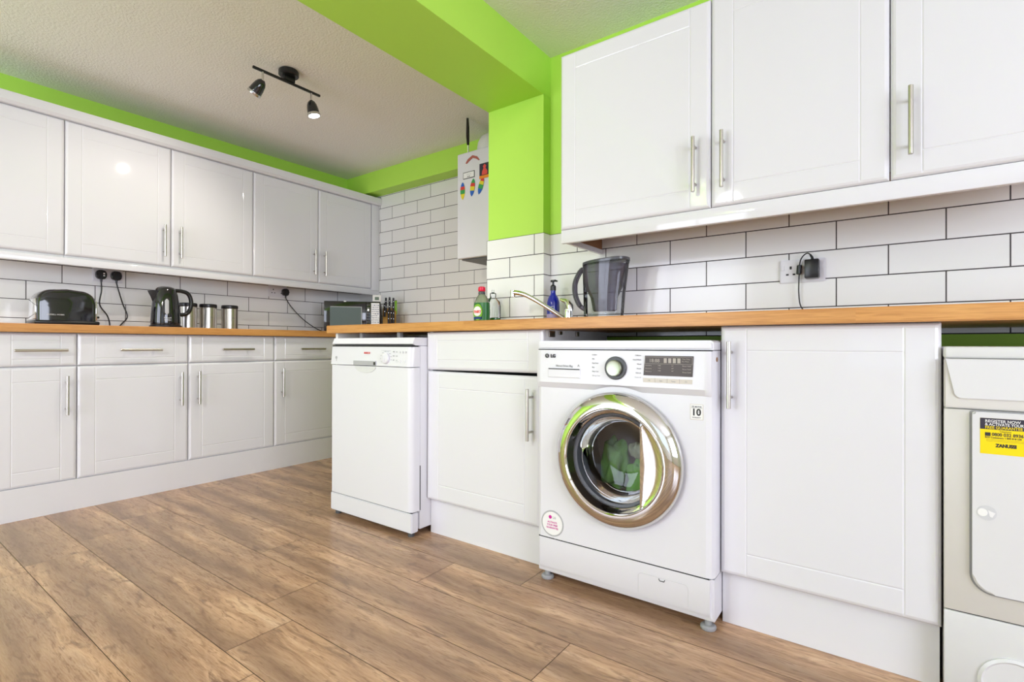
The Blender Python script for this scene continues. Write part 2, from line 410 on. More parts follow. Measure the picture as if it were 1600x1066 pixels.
# ------------------------------------------------------------ cabinet parts
FR = lambda x, y, z: ((x, y, z), (1, 0, 0), (0, 0, 1), (0, -1, 0))       # faces -y (right run)
FL = lambda x, y, z: ((x, y, z), (0, 1, 0), (0, 0, 1), (1, 0, 0))        # faces +x (left run)
def shaker(w_, h, fr, t=.02, sx=.07, rz=.07, rt=None):
    rt = rz if rt is None else rt
    o, U, V, N = [Vector(q) for q in fr]
    g = .003
    e = [(0, .009), (.0025, .005), (.006, .002), (.012, 0)]
    def lines(L, s0, s1):
        a = [p for p, _ in e]; return a+[s0-g, s0, s0+g, L-s1-g, L-s1, L-s1+g]+[L-p for p in reversed(a)]
    us, vs = lines(w_, sx, sx), lines(h, rz, rt)
    def ed(d):
        for (p, q), (p2, q2) in zip(e, e[1:]):
            if d <= p2: return q+(q2-q)*(d-p)/(p2-p)
        return 0
    b = B(); bm = b.bm; grid = []
    for j, v in enumerate(vs):
        row = []
        for i, u in enumerate(us):
            d = ed(min(u, w_-u, v, h-v))
            if i in (5, 8): d = max(d, .0014)
            if j in (5, 8) and 5 <= i <= 8: d = max(d, .0014)
            row.append(bm.verts.new(o+U*u+V*v-N*d))
        grid.append(row)
    for j in range(len(vs)-1):
        for i in range(len(us)-1): bm.faces.new((grid[j][i], grid[j][i+1], grid[j+1][i+1], grid[j+1][i]))
    loop = [grid[0][i] for i in range(len(us))]+[grid[j][-1] for j in range(1, len(vs))]+[grid[-1][i] for i in range(len(us)-2, -1, -1)]+[grid[j][0] for j in range(len(vs)-2, 0, -1)]
    bk = []
    for v in loop:
        dd = (v.co-o).dot(N); bk.append(bm.verts.new(v.co-N*(dd+t)))
    n = len(loop)
    for i in range(n): bm.faces.new((loop[i], loop[(i+1) % n], bk[(i+1) % n], bk[i]))
    bm.faces.new(bk[::-1])
    return b
def handle(parent, fr, u, v, vertical=True, L=.19, name='handle'):
    o, U, V, N = [Vector(q) for q in fr]
    c = o+U*u+V*v; A = V if vertical else U; b = B()
    b.cyl(c+A*(-L/2)+N*.032, c+A*(L/2)+N*.032, .0062, 14, ch=.0008)
    for s in (-1, 1): b.cyl(c+A*s*(L/2-.031)-N*.002, c+A*s*(L/2-.031)+N*.030, .0045, 10)
    return part(name, b, M_steel, parent)

# ------------------------------------------------------------ left run: wall cabinets
G = .0015
DU = -3.506
def left_wall_cab(y0, n, label, handles, filler=None):
    y1 = y0+.5*n
    t = thing('wall_cabinet', label, 'cabinet', ((XL+DU)/2, (y0+y1)/2, 1.285), 'wall cabinets over the left worktop')
    ye = filler or y1
    part('body', B().box(XL+.007, DU-.021, y0+.0005, ye-.0005, 1.275, 2.003), M_carc, t)
    for i in range(n):
        fr = FL(DU, y0+.5*i+G, 1.288)
        d = part('door', shaker(.5-2*G, .715, fr), M_white, t, ang=4)
        hs = handles[i]
        if hs: handle(d, fr, .456 if hs > 0 else .044, .149)
    if filler: part('filler_panel', B().box(DU-.020, DU-.001, y1+.001, filler-.001, 1.275, 2.003, .002), M_white, t)
left_wall_cab(.2807, 1, 'white wall cabinet cut by the left edge of the photo, above the toaster', [0])
left_wall_cab(.7807, 2, 'white double door wall cabinet above the kettle, with the lamp glinting on its door', [1, -1])
left_wall_cab(1.7807, 2, 'white double door wall cabinet above the microwave, nearest the tiled corner', [1, -1], 2.862)
single('cornice', B().prism([(0, 2.004), (0, 2.066), (.03, 2.066), (.045, 2.060), (.045, 2.018), (.032, 2.0042)], ((DU-.015, .28, 0), (1, 0, 0), (0, 0, 1), (0, 1, 0)), 0, 2.582), M_trim,
       'white cornice strip along the top of the left wall cabinets', 'cornice')
single('light_pelmet', B().box(DU-.022, DU-.002, .28, 2.862, 1.237, 1.2745, .003), M_white, 'white pelmet strip under the left wall cabinets', 'pelmet')

# left run: base cabinets
DB = -3.228
def left_base(y0, y1, label, hs):
    t = thing('base_cabinet', label, 'cabinet', ((XL+DB)/2, (y0+y1)/2, .15), 'drawer line base cabinets under the left worktop')
    part('body', B().box(XL+.05, DB-.021, y0+.0005, y1-.0005, .15, .8695), M_carc, t)
    w_ = y1-y0-2*G; sx = .062 if w_ < .35 else .07
    fr = FL(DB, y0+G, .7095); d = part('drawer', shaker(w_, .157, fr, sx=sx, rz=.034, rt=.034), M_white, t, ang=4); handle(d, fr, w_/2+.013, .076, False)
    fr = FL(DB, y0+G, .149); d = part('door', shaker(w_, .5575, fr, sx=sx, rz=.07), M_white, t, ang=4); handle(d, fr, w_-.042 if hs > 0 else .046, .416)
left_base(.469, .769, 'narrow white drawer and door base unit below the toaster, leftmost in the photo', 1)
left_base(.769, 1.269, 'white drawer and door base unit below the kettle, its door handle on the right', 1)
left_base(1.269, 1.78, 'white drawer and door base unit below the canisters, door handle on the left', -1)
left_base(1.78, 2.28, 'white drawer and door base unit partly hidden by the dishwasher', -1)
single('plinth', B().box(-3.243, -3.225, .469, 2.83, 0, .1485), M_white, 'long white plinth board along the floor under the left base units', 'plinth')

# worktops
b = B(); b.prism([(XL+.007, .44), (-3.20, .44), (-3.20, 2.27), (-1.72, 2.27), (-1.72, 2.862), (XL+.007, 2.862)], ((0, 0, 0), (1, 0, 0), (0, 1, 0), (0, 0, 1)), .8705, .911)
bmesh.ops.bevel(b.bm, geom=b.bm.edges[:], offset=.003, segments=2, affect='EDGES')
single('worktop', b, M_oak_l, 'oak block worktop along the left wall, under the toaster and kettle', 'worktop')
b = B(); b.prism([(-2.285, 1.530), (.85, 1.530), (.85, YR-.007), (-1.348, YR-.007), (-1.348, 2.102), (-1.71, 2.102), (-1.71, 2.16), (-2.285, 2.16)], ((0, 0, 0), (1, 0, 0), (0, 1, 0), (0, 0, 1)), .8725, .911)
bmesh.ops.bevel(b.bm, geom=b.bm.edges[:], offset=.003, segments=2, affect='EDGES')
single('worktop', b, M_oak_r, 'oak block worktop over the dishwasher, sink unit and washing machine', 'worktop')

# ------------------------------------------------------------ right run: wall cabinets
EU = 1.808
def right_wall_cab(x0, x1, label, hs, hx):
    t = thing('wall_cabinet', label, 'cabinet', ((x0+x1)/2, (EU+YR)/2, 1.287), 'wall cabinets over the washing machine side')
    part('body', B().box(x0+.0005, x1-.0005, EU+.0215, YR-.0065, 1.3170, 2.003), M_carc, t)
    part('base_panel', B().box(x0+.0005, x1-.0005, EU+.0215, YR-.0065, 1.3125, 1.3168), M_chip, t, label='bare brown chipboard underside')
    fr = FR(x0+G, EU, 1.288); d = part('door', shaker(x1-x0-2*G, .7155, fr), M_white, t, ang=4)
    handle(d, fr, hx-x0, .149)
right_wall_cab(-1.081, -.483, 'white single door wall cabinet next to the green pillar, above the water jug', 1, -.535)
right_wall_cab(-.483, .0103, 'white single door wall cabinet in the middle of the three on the right', -1, -.442)
right_wall_cab(.0103, .5103, 'white single door wall cabinet cut by the right edge of the photo', -1, .054)
t = thing('light_pelmet', 'white pelmet strip under the right wall cabinets, with a short return to the wall', 'pelmet', (-.28, 1.82, 1.235))
part('front_strip', B().box(-1.0795, .5103, EU+.006, EU+.024, 1.232, 1.2870, .004), M_white, t)
part('return_strip', B().box(-1.0795, -1.066, EU+.0245, YR-.007, 1.2385, 1.260), M_white, t)
part('return_core', B().box(-1.0793, -1.067, EU+.0245, YR-.007, 1.2605, 1.3120), M_chip, t, label='bare brown edge above the white return')

# right run: base units
EB, EP = 1.56, 1.59
t = thing('base_cabinet', 'white sink base unit between the dishwasher and the washing machine', 'cabinet', (-1.3, 1.85, .0))
part('body', B().box(-1.5985, -1.5825, EB+.022, 2.09, .15, .8715).box(-1.020, -1.004, EB+.022, 2.09, .15, .8715).box(-1.5825, -1.020, EB+.022, 2.09, .15, .166), M_carc, t)
part('interior', B().box(-1.5825, -1.020, 1.9, 1.91, .166, .80), M_dgrey, t)
Rm = Matrix.Translation((-1.6, EB, .7085)) @ Matrix.Rotation(math.radians(-.35), 4, 'Y') @ Matrix.Translation((1.6, -EB, -.7085))
fr = FR(-1.5985, EB, .7085); b = shaker(.595, .160, fr, sx=.065, rz=.042, rt=.037); b.bm.transform(Rm); part('drawer_front', b, M_white, t, ang=4)
Rm = Matrix.Translation((-1.6, EB, .152)) @ Matrix.Rotation(math.radians(.30), 4, 'Y') @ Matrix.Translation((1.6, -EB, -.152))
fr = FR(-1.5985, EB, .1525); b = shaker(.5835, .5505, fr); b.bm.transform(Rm); d = part('door', b, M_white, t, ang=4); handle(d, fr, .549, .408)
part('plinth', B().box(-1.600, -.998, EP, EP+.016, 0, .1495), M_white, t)
for a_ in ((-1.003, -.999, 1.60, 1.64, .845, .868), (-1.003, -.997, 1.67, 1.69, .855, .868), (-1.003, -.995, 1.80, 1.82, .850, .868)): part('hinge_bracket', B().box(*a_, .001), M_steel, t)

t = thing('base_cabinet', 'tall panelled white cabinet door with its own plinth, between washing machine and dryer', 'cabinet', (-.14, 1.85, 0))
part('body', B().box(-.387, .105, EB+.0215, 2.15, .15, .8715), M_carc, t)
fr = FR(-.3885, EB, .1535); d = part('door', shaker(.4945, .7165, fr), M_white, t, ang=4); handle(d, fr, .030, .578)
part('plinth', B().box(-.389, .1045, EP, EP+.016, 0, .153), M_white, t)
single('end_panel', B().box(-2.248, -2.230, 1.56, 2.14, 0, .8715).box(-2.2299, -1.602, 2.12, 2.14, 0, .8715), M_carc, 'white end panel holding up the left end of the worktop behind the dishwasher', 'panel')

# ------------------------------------------------------------ dishwasher
def dishwasher():
    x0, x1, yf = -2.172, -1.602, 1.478
    t = thing('dishwasher', 'white freestanding dishwasher under the left end of the worktop', 'dishwasher', (-1.887, 1.76, 0))
    part('body', B().box(-2.170, x1-.0005, 1.5265, 2.06, .028, .812, .004), M_app, t)
    # top lid with bevelled nose
    b = B(); b.prism([(1.484, .819), (1.496, .846), (2.06, .846), (2.06, .8125), (1.500, .8125)], ((x0+.006, 0, 0), (0, 1, 0), (0, 0, 1), (1, 0, 0)), 0, x1-x0-.006)
    part('lid', b, M_app, t)
    part('lid_gap_shade', B().box(x0+.010, x1-.004, 1.483, 1.52, .8062, .8123), M_gap, t)  # near-black strip stands in for the shade between lid and control panel
    part('kick_gap_shade', B().box(x0+.004, x1-.004, 1.482, 1.52, .1042, .1078), M_gap, t)  # dark strip imitates the shade between door and kick plate
    # door with rounded vertical edges
    def panel(z0, z1, ya, yb, dy=0, ztilt=0):
        b = B(); rs = []
        prof = [(x0, 1.525), (x0, 1.497), (x0+.004, 1.486), (x0+.014, 1.4785), (x0+.03, 1.478), (-1.632, 1.478), (x1-.014, 1.4795), (x1-.004, 1.487), (x1, 1.497), (x1, 1.525)]
        for z, o in ((z0, ya), (z1, yb)): rs.append([b.bm.verts.new((x+(-.004 if x < -1.9 else .0)*dy, y+(o if y < 1.52 else 0), z)) for x, y in prof])
        b.skin(rs, True); return b
    dr = part('door', panel(.108, .7185, 0, 0), M_app, t)
    cp = part('control_panel', panel(.7215, .806, -.004, .004, 1), M_app, t)
    fr = FR(0, 1.4765, 0)
    # handle recess
    part('handle', B().prism([(-1.985, .722), (-1.985, .742), (-1.827, .742), (-1.827, .722)], fr, -.002, .005), M_lgrey, cp, label='grey grip bar of the dishwasher')
    b = B()
    for k in range(7):
        a = PI*k/6
    b.prism([(-1.906+.075*math.cos(PI+PI*k/12), .7175+.030*math.sin(PI+PI*k/12)) for k in range(13)], fr, -.001, .001); part('grip_hollow', b, M_appg, dr)
    b = B().lathe([(.024, .0), (.024, .010), (.021, .014), (.016, .015)], (-1.763, 1.480, .756), (0, -1, 0), 32)
    b.box(-1.766, -1.760, 1.4625, 1.466, .742, .770, .001); part('dial', b, M_app, cp)
    b = B()
    for k in range(10):
        a = math.radians(-40+k*28); b.box(-1.763+.034*math.cos(a)-.004, -1.763+.034*math.cos(a)+.004, 1.4755, 1.477, .756+.030*math.sin(a)-.001, .756+.030*math.sin(a)+.001)
    for r in range(3): b.text('ABC', .006, fr, -1.713, .783-.018*r, d=.0008); b.text('eco', .006, fr, -1.694, .783-.018*r, d=.0008)
    for k, ch in enumerate(('1', '2', '3')): b.text(ch, .012, fr, -1.672+k*.018, .779, d=.0008)
    b.box(-1.795, -1.735, 1.4755, 1.477, .7895, .7903); b.box(-1.70, -1.68, 1.4755, 1.477, .742, .743); part('printed_marks', b, M_lgrey, cp)
    b = B().text('BOSCH', .0125, fr, -1.893, .774, d=.0008); part('lettering', b, M_red, cp, label='red maker lettering')
    b = B()
    for k in range(2): b.lathe([(.006, 0), (.006, .004), (.005, .005)], (-1.672+k*.03, 1.479, .744), (0, -1, 0), 16)
    part('push_buttons', b, M_app, cp)
    b = B().lathe([(.008, 0), (.008, .001)], (-2.123, 1.4775, .753), (0, -1, 0), 16); b.box(-2.1225, -2.1185, 1.4755, 1.4775, .735, .752); part('key_lock', b, M_lgrey, cp)
    part('drip_label', B().box(-1.840, -1.829, 1.4695, 1.4712, .725, .738), M_ink, cp)
    b = B(); b.prism([(x0+.001, .020), (x0+.001, .104), (x1-.001, .104), (x1-.001, .020)], ((0, 1.480, 0), (1, 0, 0), (0, 0, 1), (0, -1, 0)), -.040, 0)
    bmesh.ops.bevel(b.bm, geom=b.bm.edges[:], offset=.004, segments=2, affect='EDGES'); part('kick_plate', b, M_app, t)
    for x in (x0+.03, x1-.03):
        for y in (1.505, 2.03): part('foot', B().cyl((x, y, 0), (x, y, .0275), .014, 14), M_dgrey, t)
    for k in (-2.06, -1.79): part('mounting_clip', B().box(k-.010, k+.010, 1.57, 1.59, .848, .8715, .001), M_grey, t)
    part('gap_shadow_strip', B().box(x1-.0010, x1+.0008, 1.5255, 1.5290, .11, .30), M_gap, t)
dishwasher()

# ------------------------------------------------------------ washing machine
def washing_machine():
    x0, x1, yf, yb = -.985, -.400, 1.50, 2.05
    cx, cz = -.6845, .4545
    t = thing('washing_machine', 'white front loading washing machine with a big chrome porthole door', 'washing machine', (cx, 1.78, 0))
    fr = FR(0, yf, 0)
    # shell: sides, back, top, with rounded front corners
    b = B(); rs = []; c = .013
    prof = [(x0, yb), (x0, yf+c), (x0+.004, yf+.004), (x0+c, yf)]; prof2 = [(x1-c, yf), (x1-.004+.006, yf+.004), (x1+.008, yf+c), (x1+.009, yf+.03), (x1+.009, yb)]
    for z in (.152, .800): rs.append(([b.bm.verts.new((x, y, z)) for x, y in prof], [b.bm.verts.new((x, y, z)) for x, y in prof2]))
    for k in (0, 1):
        for i in range(len(rs[0][k])-1): b.bm.faces.new((rs[0][k][i], rs[0][k][i+1], rs[1][k][i+1], rs[1][k][i]))
    b.bm.faces.new((rs[0][0][0], rs[1][0][0], rs[1][1][-1], rs[0][1][-1]))
    # front plate with round hole
    N = 72; r = .165; L, R_, D, U_ = x0+c, x1-c, .152, .800
    inner, outer = [], []
    for i in range(N):
        a = 2*PI*i/N; dx, dz = math.cos(a), math.sin(a)
        inner.append(b.bm.verts.new((cx+r*dx, yf, cz+r*dz)))
        s = min(((R_-cx)/dx if dx > 1e-6 else (L-cx)/dx if dx < -1e-6 else 9), ((U_-cz)/dz if dz > 1e-6 else (D-cz)/dz if dz < -1e-6 else 9))
        outer.append(b.bm.verts.new((cx+s*dx, yf, cz+s*dz)))
    for i in range(N): b.bm.faces.new((inner[i], inner[(i+1) % N], outer[(i+1) % N], outer[i]))
    for X_, Z_ in ((L, D), (R_, D), (L, U_), (R_, U_)):
        best = None
        for i in range(N):
            p, q = outer[i].co, outer[(i+1) % N].co
            if (abs(p.x-X_) < 1e-4 and abs(q.z-Z_) < 1e-4) or (abs(q.x-X_) < 1e-4 and abs(p.z-Z_) < 1e-4):
                try: b.bm.faces.new((outer[i], outer[(i+1) % N], b.bm.verts.new((X_, yf, Z_))))
                except ValueError: pass
                break
    part('body', b, M_app, t)
    # top lid
    b = B(); b.prism([(x0+.004, .802), (x0+.004, .824), (x0+.012, .830), (x1, .830), (x1+.009, .824), (x1+.009, .802)], ((0, yf-.006, 0), (1, 0, 0), (0, 0, 1), (0, -1, 0)), -.55, 0)
    bmesh.ops.bevel(b.bm, geom=[e for e in b.bm.edges if all(v.co.y < yf for v in e.verts)], offset=.005, segments=2, affect='EDGES')
    part('lid', b, M_app, t)
    part('lid_gap_shade', B().box(x0+.006, x1+.004, yf-.0045, yf+.02, .7987, .8018), M_gap, t)  # dark box drawn as the shadow line under the lid
    # fascia with scooped lower lip
    b = B(); cols = []
    n = 60
    for i in range(n+1):
        x = x0+.001+(x1+.002-x0)*i/n
        zl = .670; dd = .2295**2-(x-cx)**2
        if dd > 0: zl = max(zl, cz+math.sqrt(dd))
        zl = min(zl, .6835); zu = max(.689, zl+.006)
        ex = min(i, n-i); off = .006 if ex == 0 else 0
        cols.append([b.bm.verts.new((x, yf-.0005, zl)), b.bm.verts.new((x, yf-.012+off, zu)), b.bm.verts.new((x, yf-.007+off*.6, .7985)), b.bm.verts.new((x, yf+.01, .7985))])
    for p, q in zip(cols, cols[1:]):
        for k in range(3): b.bm.faces.new((p[k], q[k], q[k+1], p[k+1]))
    b.bm.faces.new(cols[0]); b.bm.faces.new(cols[-1][::-1])
    fa = part('control_panel', b, M_app, t)
    ff = FR(0, yf-.0105, 0)
    # drawer
    b = B().prism([(-.935, .706), (-.933, .7345), (-.812, .7345), (-.810, .706)], ff, -.002, .0035)
    bmesh.ops.bevel(b.bm, geom=b.bm.edges[:], offset=.0015, segments=1, affect='EDGES'); dw = part('soap_drawer', b, M_app, fa)
    part('drawer_slot', B().box(-.932, -.812, yf-.0150, yf-.0140, .7335, .7365), M_gap, dw)
    # LG mark
    b = B().text('LG', .0155, ff, -.926, .7735, 'LEFT', .001, bold=.0006); b.lathe([(.0075, 0), (.0075, .001)], (-.9405, yf-.010, .779), (0, -1, 0), 24)
    lg = part('maker_badge', b, M_ink, fa, label='dark round badge and maker letters')
    part('badge_face', B().box(-.9410, -.9395, yf-.0114, yf-.0112, .7765, .7835).box(-.9410, -.9365, yf-.0114, yf-.0112, .7765, .7775), M_paper, lg)
    part('drive_lettering', B().text('Direct Drive 8kg', .0095, ff, -.905, .7425, 'LEFT', .0008, bold=.0001), M_lgrey, fa)
    part('energy_letter', B().text('A', .011, ff, -.818, .744, d=.0008), M_lgrey, fa)
    nm = [('Cotton', 'Delicate'), ('Mix', 'Hand Wash'), ('Easy Care', 'Wool'), ('Eco', 'Duvet'), ('Baby Care', 'Refresh'), ('Allergy Care', 'Quick 30')]
    for k, (l_, r_) in enumerate(nm):
        z = .783-.0135*k
        for txt, xx, al in ((l_, -.768, 'LEFT'), (r_, -.602, 'RIGHT')): part('programme_name', B().text(txt, .0055, ff, xx, z, al, .0008), M_lgrey, fa)
    # dial
    b = B().lathe([(.0365, 0), (.0365, .006), (.034, .008), (.026, .008)], (-.685, yf-.009, .7435), (0, -1, 0), 48)
    dl = part('programme_dial', b, M_dgrey, fa, label='dark ring round the silver programme dial')
    part('dial_cap', B().lathe([(.026, .004), (.0255, .018), (.023, .0215), (.017, .0205), (.0005, .0205)], (-.685, yf-.009, .7435), (0, -1, 0), 48), M_dialc, dl)
    # display
    b = B().prism([(-.594, .7245), (-.589, .784), (-.445, .784), (-.447, .7245)], ff, -.003, .0012); ds = part('display', b, M_disp, fa, label='smoked brown display window')
    b = B(); z0_ = .7665
    fd = FR(0, yf-.0118, 0)
    for (a, c_, d_, e_) in ((-.589, -.447, .7800, .7807), (-.589, -.447, .7595, .7602), (-.589, -.5882, .7595, .7807), (-.4478, -.447, .7595, .7807)): b.box(a, c_, yf-.0124, yf-.0118, d_, e_)
    b.text('18:88', .0150, fd, -.560, .7645, d=.0006)
    for k in range(4): b.prism([(-.531+k*.0135, .763), (-.531+k*.0135, .777), (-.522+k*.0135, .777), (-.522+k*.0135, .763)], fd, 0, .0006)
    for k in range(3):
        for x, s in ((-.588, 'Intensive'), (-.476, 'Rinse Hold')): b.text(s, .0055, fd, x, .7530-.0090*k, 'LEFT', .0006)
        for x, s in ((-.550, '1400'), (-.508, '60'+chr(176))): b.text(s, .0050, fd, x, .7530-.0075*k, 'LEFT', .0006)
    b.text('Time Delay', .0050, fd, -.477, .7735, 'LEFT', .0006); b.text('Pre Wash', .0050, fd, -.477, .7665, 'LEFT', .0006)
    part('display_printing', b, M_dprint, ds)
    for k, s in enumerate(('>II', 'Spin', 'Temp', 'O')):
        a = -.595+k*.0370; bb = part('push_button', B().prism([(a+.0004, .7035), (a+.0004, .7165), (a+.0366, .7165), (a+.0366, .7035)], ff, -.002, .0018), M_beige, fa)
        part('button_print', B().text(s, .0070 if k in (0, 3) else .0055, FR(0, yf-.0123, 0), a+.0185, .7075, d=.0004), M_grey, bb)
    # lower kick panel
    b = B(); b.prism([(yf-.001, .149), (yf-.001, .055), (yf+.012, .028), (yb, .028), (yb, .149)], ((x0+.0005, 0, 0), (0, 1, 0), (0, 0, 1), (1, 0, 0)), 0, x1-x0+.008)
    bmesh.ops.bevel(b.bm, geom=[e for e in b.bm.edges if abs(e.verts[0].co.z-e.verts[1].co.z) > .05], offset=.010, segments=3, affect='EDGES')
    kp = part('kick_panel', b, M_app, t)
    def rr(xa, xb, za, zb, r=.012, k=5):
        P = []
        for (cx_, cz_, a0) in ((xb-r, zb-r, 0), (xa+r, zb-r, 90)):
            for i in range(k+1): a = math.radians(a0+90*i/k); P.append((cx_+r*math.cos(a), cz_+r*math.sin(a)))
        return [(xb, za)]+P+[(xa, za)]
    pth = [(x, yf-.0012, z) for x, z in rr(-.614, -.462, .056, .118)]
    b = B().tube(pth, .0007, 6); part('filter_flap', b, M_pgrey, kp)
    part('flap_catch', B().tube([(-.549, yf-.0015, .115), (-.547, yf-.0015, .109), (-.533, yf-.0015, .109), (-.531, yf-.0015, .115)], .0012, 6), M_gap, kp)
    part('panel_gap', B().box(x0+.006, x1-.004, yf-.0004, yf+.004, .149, .1522), M_gap, t)
    for x in (-.957, -.412):
        for y in (1.523, 2.02): part('foot', B().lathe([(.020, 0), (.022, .003), (.022, .009), (.018, .013), (.010, .014), (.010, .0275)], (x, y, 0), n=24), M_grey, t)
    # porthole door
    C = (cx, yf, cz); ax = (0, -1, 0)
    b = B().lathe([(.208, -.001), (.2125, .006), (.2135, .014), (.211, .022), (.203, .032), (.190, .041), (.176, .0455), (.166, .0455)], C, ax, 96, cap=False)
    dr = part('door', b, M_chrome, t, label='chrome porthole ring')
    b = B().lathe([(.166, .0455), (.1635, .0485), (.161, .0465), (.158, .040), (.152, .026), (.148, .018)], C, ax, 96, cap=False); part('inner_ring', b, M_chrome, dr)
    b = B().lathe([(.1478, .018), (.1465, .012), (.139, .009), (.136, -.015), (.130, -.040), (.1385, -.050), (.150, -.054)], C, ax, 80, cap=False); part('gasket', b, M_dgrey, dr, label='dark grey rubber gasket')
    # glass bowl
    b = B().lathe([(.146, .016), (.136, .015), (.130, .005), (.122, -.03), (.112, -.055), (.09, -.065), (.05, -.069), (.0005, -.070)], C, ax, 72, cap=False); part('glass_bowl', b, M_glass, dr)
    b = B()
    r_, h = .128, -.006
    b.tube([(cx+r_*math.cos(2*PI*i/64), yf-h, cz+r_*math.sin(2*PI*i/64)) for i in range(65)], .0012, 6)
    part('glass_rim', b, M_chrome2, dr)
    # handle segment (chord plate on the right)
    pts = []; ch = .092; R0 = .1615; a0 = math.acos(ch/R0)
    for i in range(25): a = -a0+2*a0*i/24; pts.append((R0*math.cos(a), R0*math.sin(a)))
    b = B(); bm = b.bm; lf = []; rt = []; md = []
    for i, (u_, v_) in enumerate(pts):
        rt.append(bm.verts.new((cx+u_, yf-.045, cz+v_))); md.append(bm.verts.new((cx+(u_+ch)/2, yf-.036-.004*abs(i-12)/12, cz+v_))); lf.append(bm.verts.new((cx+ch, yf-.042, cz+v_)))
    for i in range(24):
        for A_, B_ in ((lf, md), (md, rt)):
            try: bm.faces.new((A_[i], A_[i+1], B_[i+1], B_[i]))
            except ValueError: pass
    bl = [bm.verts.new(v.co+Vector((.002, .030, 0))) for v in lf]
    for i in range(24): bm.faces.new((lf[i], lf[i+1], bl[i+1], bl[i]))
    bmesh.ops.remove_doubles(bm, verts=bm.verts[:], dist=1e-5)
    part('door_handle', b, M_chrome, dr, ang=60)
    # drum
    b = B().lathe([(.150, -.056), (.235, -.075), (.235, -.33), (.10, -.345), (.0005, -.345)], C, ax, 64, cap=False)
    dm = part('drum', b, M_drum, t)
    b = B()
    for i in range(14):
        for j in range(9):
            a = math.radians(38+i*8.5); y = yf+.10+j*.024+(i % 2)*.012
            p = Vector((cx+.2335*math.cos(a), y, cz+.2335*math.sin(a))); nrm = Vector((-math.cos(a), 0, -math.sin(a)))
            b.cyl(p, p+nrm*.002, .0065, 8)
    part('drum_holes', b, M_gap, dm, kind='stuff')
    a = math.radians(112); b = B()
    pa = []
    for y in (yf+.085, yf+.32):
        for da, r_ in ((-.13, .233), (-.05, .190), (.05, .190), (.13, .233)): pa.append(b.bm.verts.new((cx+r_*math.cos(a+da), y, cz+r_*math.sin(a+da))))
    for i in range(3): b.bm.faces.new((pa[i], pa[i+1], pa[i+5], pa[i+4]))
    b.bm.faces.new(pa[:4]); b.bm.faces.new(pa[4:][::-1]); part('drum_paddle', b, M_chrome2, dm)
    # stickers on the front
    b = B().prism([(-.457, .601), (-.457, .646), (-.420, .646), (-.420, .601)], fr, -.0002, .0008); s1 = part('warranty_sticker', b, M_beige, t, label='small beige ten year sticker')
    b = B().prism([(-.4555, .6025), (-.4555, .6445), (-.4215, .6445), (-.4215, .6025)], FR(0, yf-.0008, 0), 0, .0003); s2 = part('sticker_face', b, M_paper, s1)
    fs = FR(0, yf-.0011, 0)
    b = B().text('10', .0270, fs, -.4395, .6140, d=.0004, bold=.0008, sx=1.0); b.text('DD MOTOR', .0052, fs, -.4385, .6370, d=.0004, bold=.0001); b.text('YEAR', .0035, fs, -.430, .6225, d=.0004); b.text('WARRANTY', .0045, fs, -.4385, .6060, d=.0004)
    b.box(-.454, -.423, yf-.0014, yf-.0011, .6347, .6353); part('sticker_print', b, M_ink, s1)
    gx, gz = -.924, .2025
    b = B().lathe([(.0445, -.0002), (.0445, .0008)], (gx, yf, gz), (0, -1, 0), 48); g_ = part('guarantee_sticker', b, M_lgrey, t, label='round grey rimmed guarantee sticker')
    part('sticker_face', B().lathe([(.0395, .0008), (.0395, .0012)], (gx, yf, gz), (0, -1, 0), 48), M_paper, g_)
    part('sticker_tail', B().prism([(gx-.010, gz-.034), (gx+.003, gz-.043), (gx+.014, gz-.054), (gx-.001, gz-.040)], FR(0, yf-.0008, 0), 0, .0006), M_paper, g_)
    fs = FR(0, yf-.0013, 0)
    b = B()
    for k, s in enumerate(('ACTIVATE', 'YOUR FREE', 'GUARANTEE')): b.text(s, .0082, fs, gx, gz+.001-.0095*k, d=.0003, bold=.0002)
    b.lathe([(.0062, 0), (.0062, .0005)], (gx-.008, yf-.0012, gz+.021), (0, -1, 0), 20); part('magenta_print', b, M_pink, g_)
    part('grey_lettering', B().text('LG', .0105, fs, gx+.008, gz+.017, d=.0003, bold=.0004), M_lgrey, g_)
    part('hinge_screw', B().cyl((x1+.008, yf+.03, .775), (x1+.0102, yf+.03, .775), .007, 10), M_chip, t)
    return cx, cz
washing_machine()
# laundry inside the drum
def blob(name, c, sc_, m, seed, label):
    rnd = random.Random(seed); bm = bmesh.new(); bmesh.ops.create_icosphere(bm, subdivisions=4, radius=1)
    ph = [(rnd.uniform(1.5, 5), rnd.uniform(0, 6), Vector((rnd.uniform(-1, 1), rnd.uniform(-1, 1), rnd.uniform(-1, 1))).normalized()) for _ in range(8)]
    for v in bm.verts:
        d = 1+sum(.07*math.sin(f*v.co.dot(a)*2.2+p) for f, p, a in ph)
        v.co = Vector((v.co.x*sc_[0]*d, v.co.y*sc_[1]*d, v.co.z*sc_[2]*d))+Vector(c)
    b = B(); b.merge(bm); return single(name, b, m, label, 'laundry', ang=60)
blob('towel', (-.662, 1.670, .340), (.060, .045, .085), M_cloth, 3, 'bright green cloth behind the porthole glass, right and lower of the two')
blob('towel', (-.780, 1.690, .385), (.046, .045, .095), M_cloth, 5, 'bright green cloth behind the porthole glass, left and higher of the two')
blob('sock', (-.672, 1.640, .462), (.030, .026, .028), M_cloth2, 9, 'small grey green cloth lying on the laundry behind the porthole')

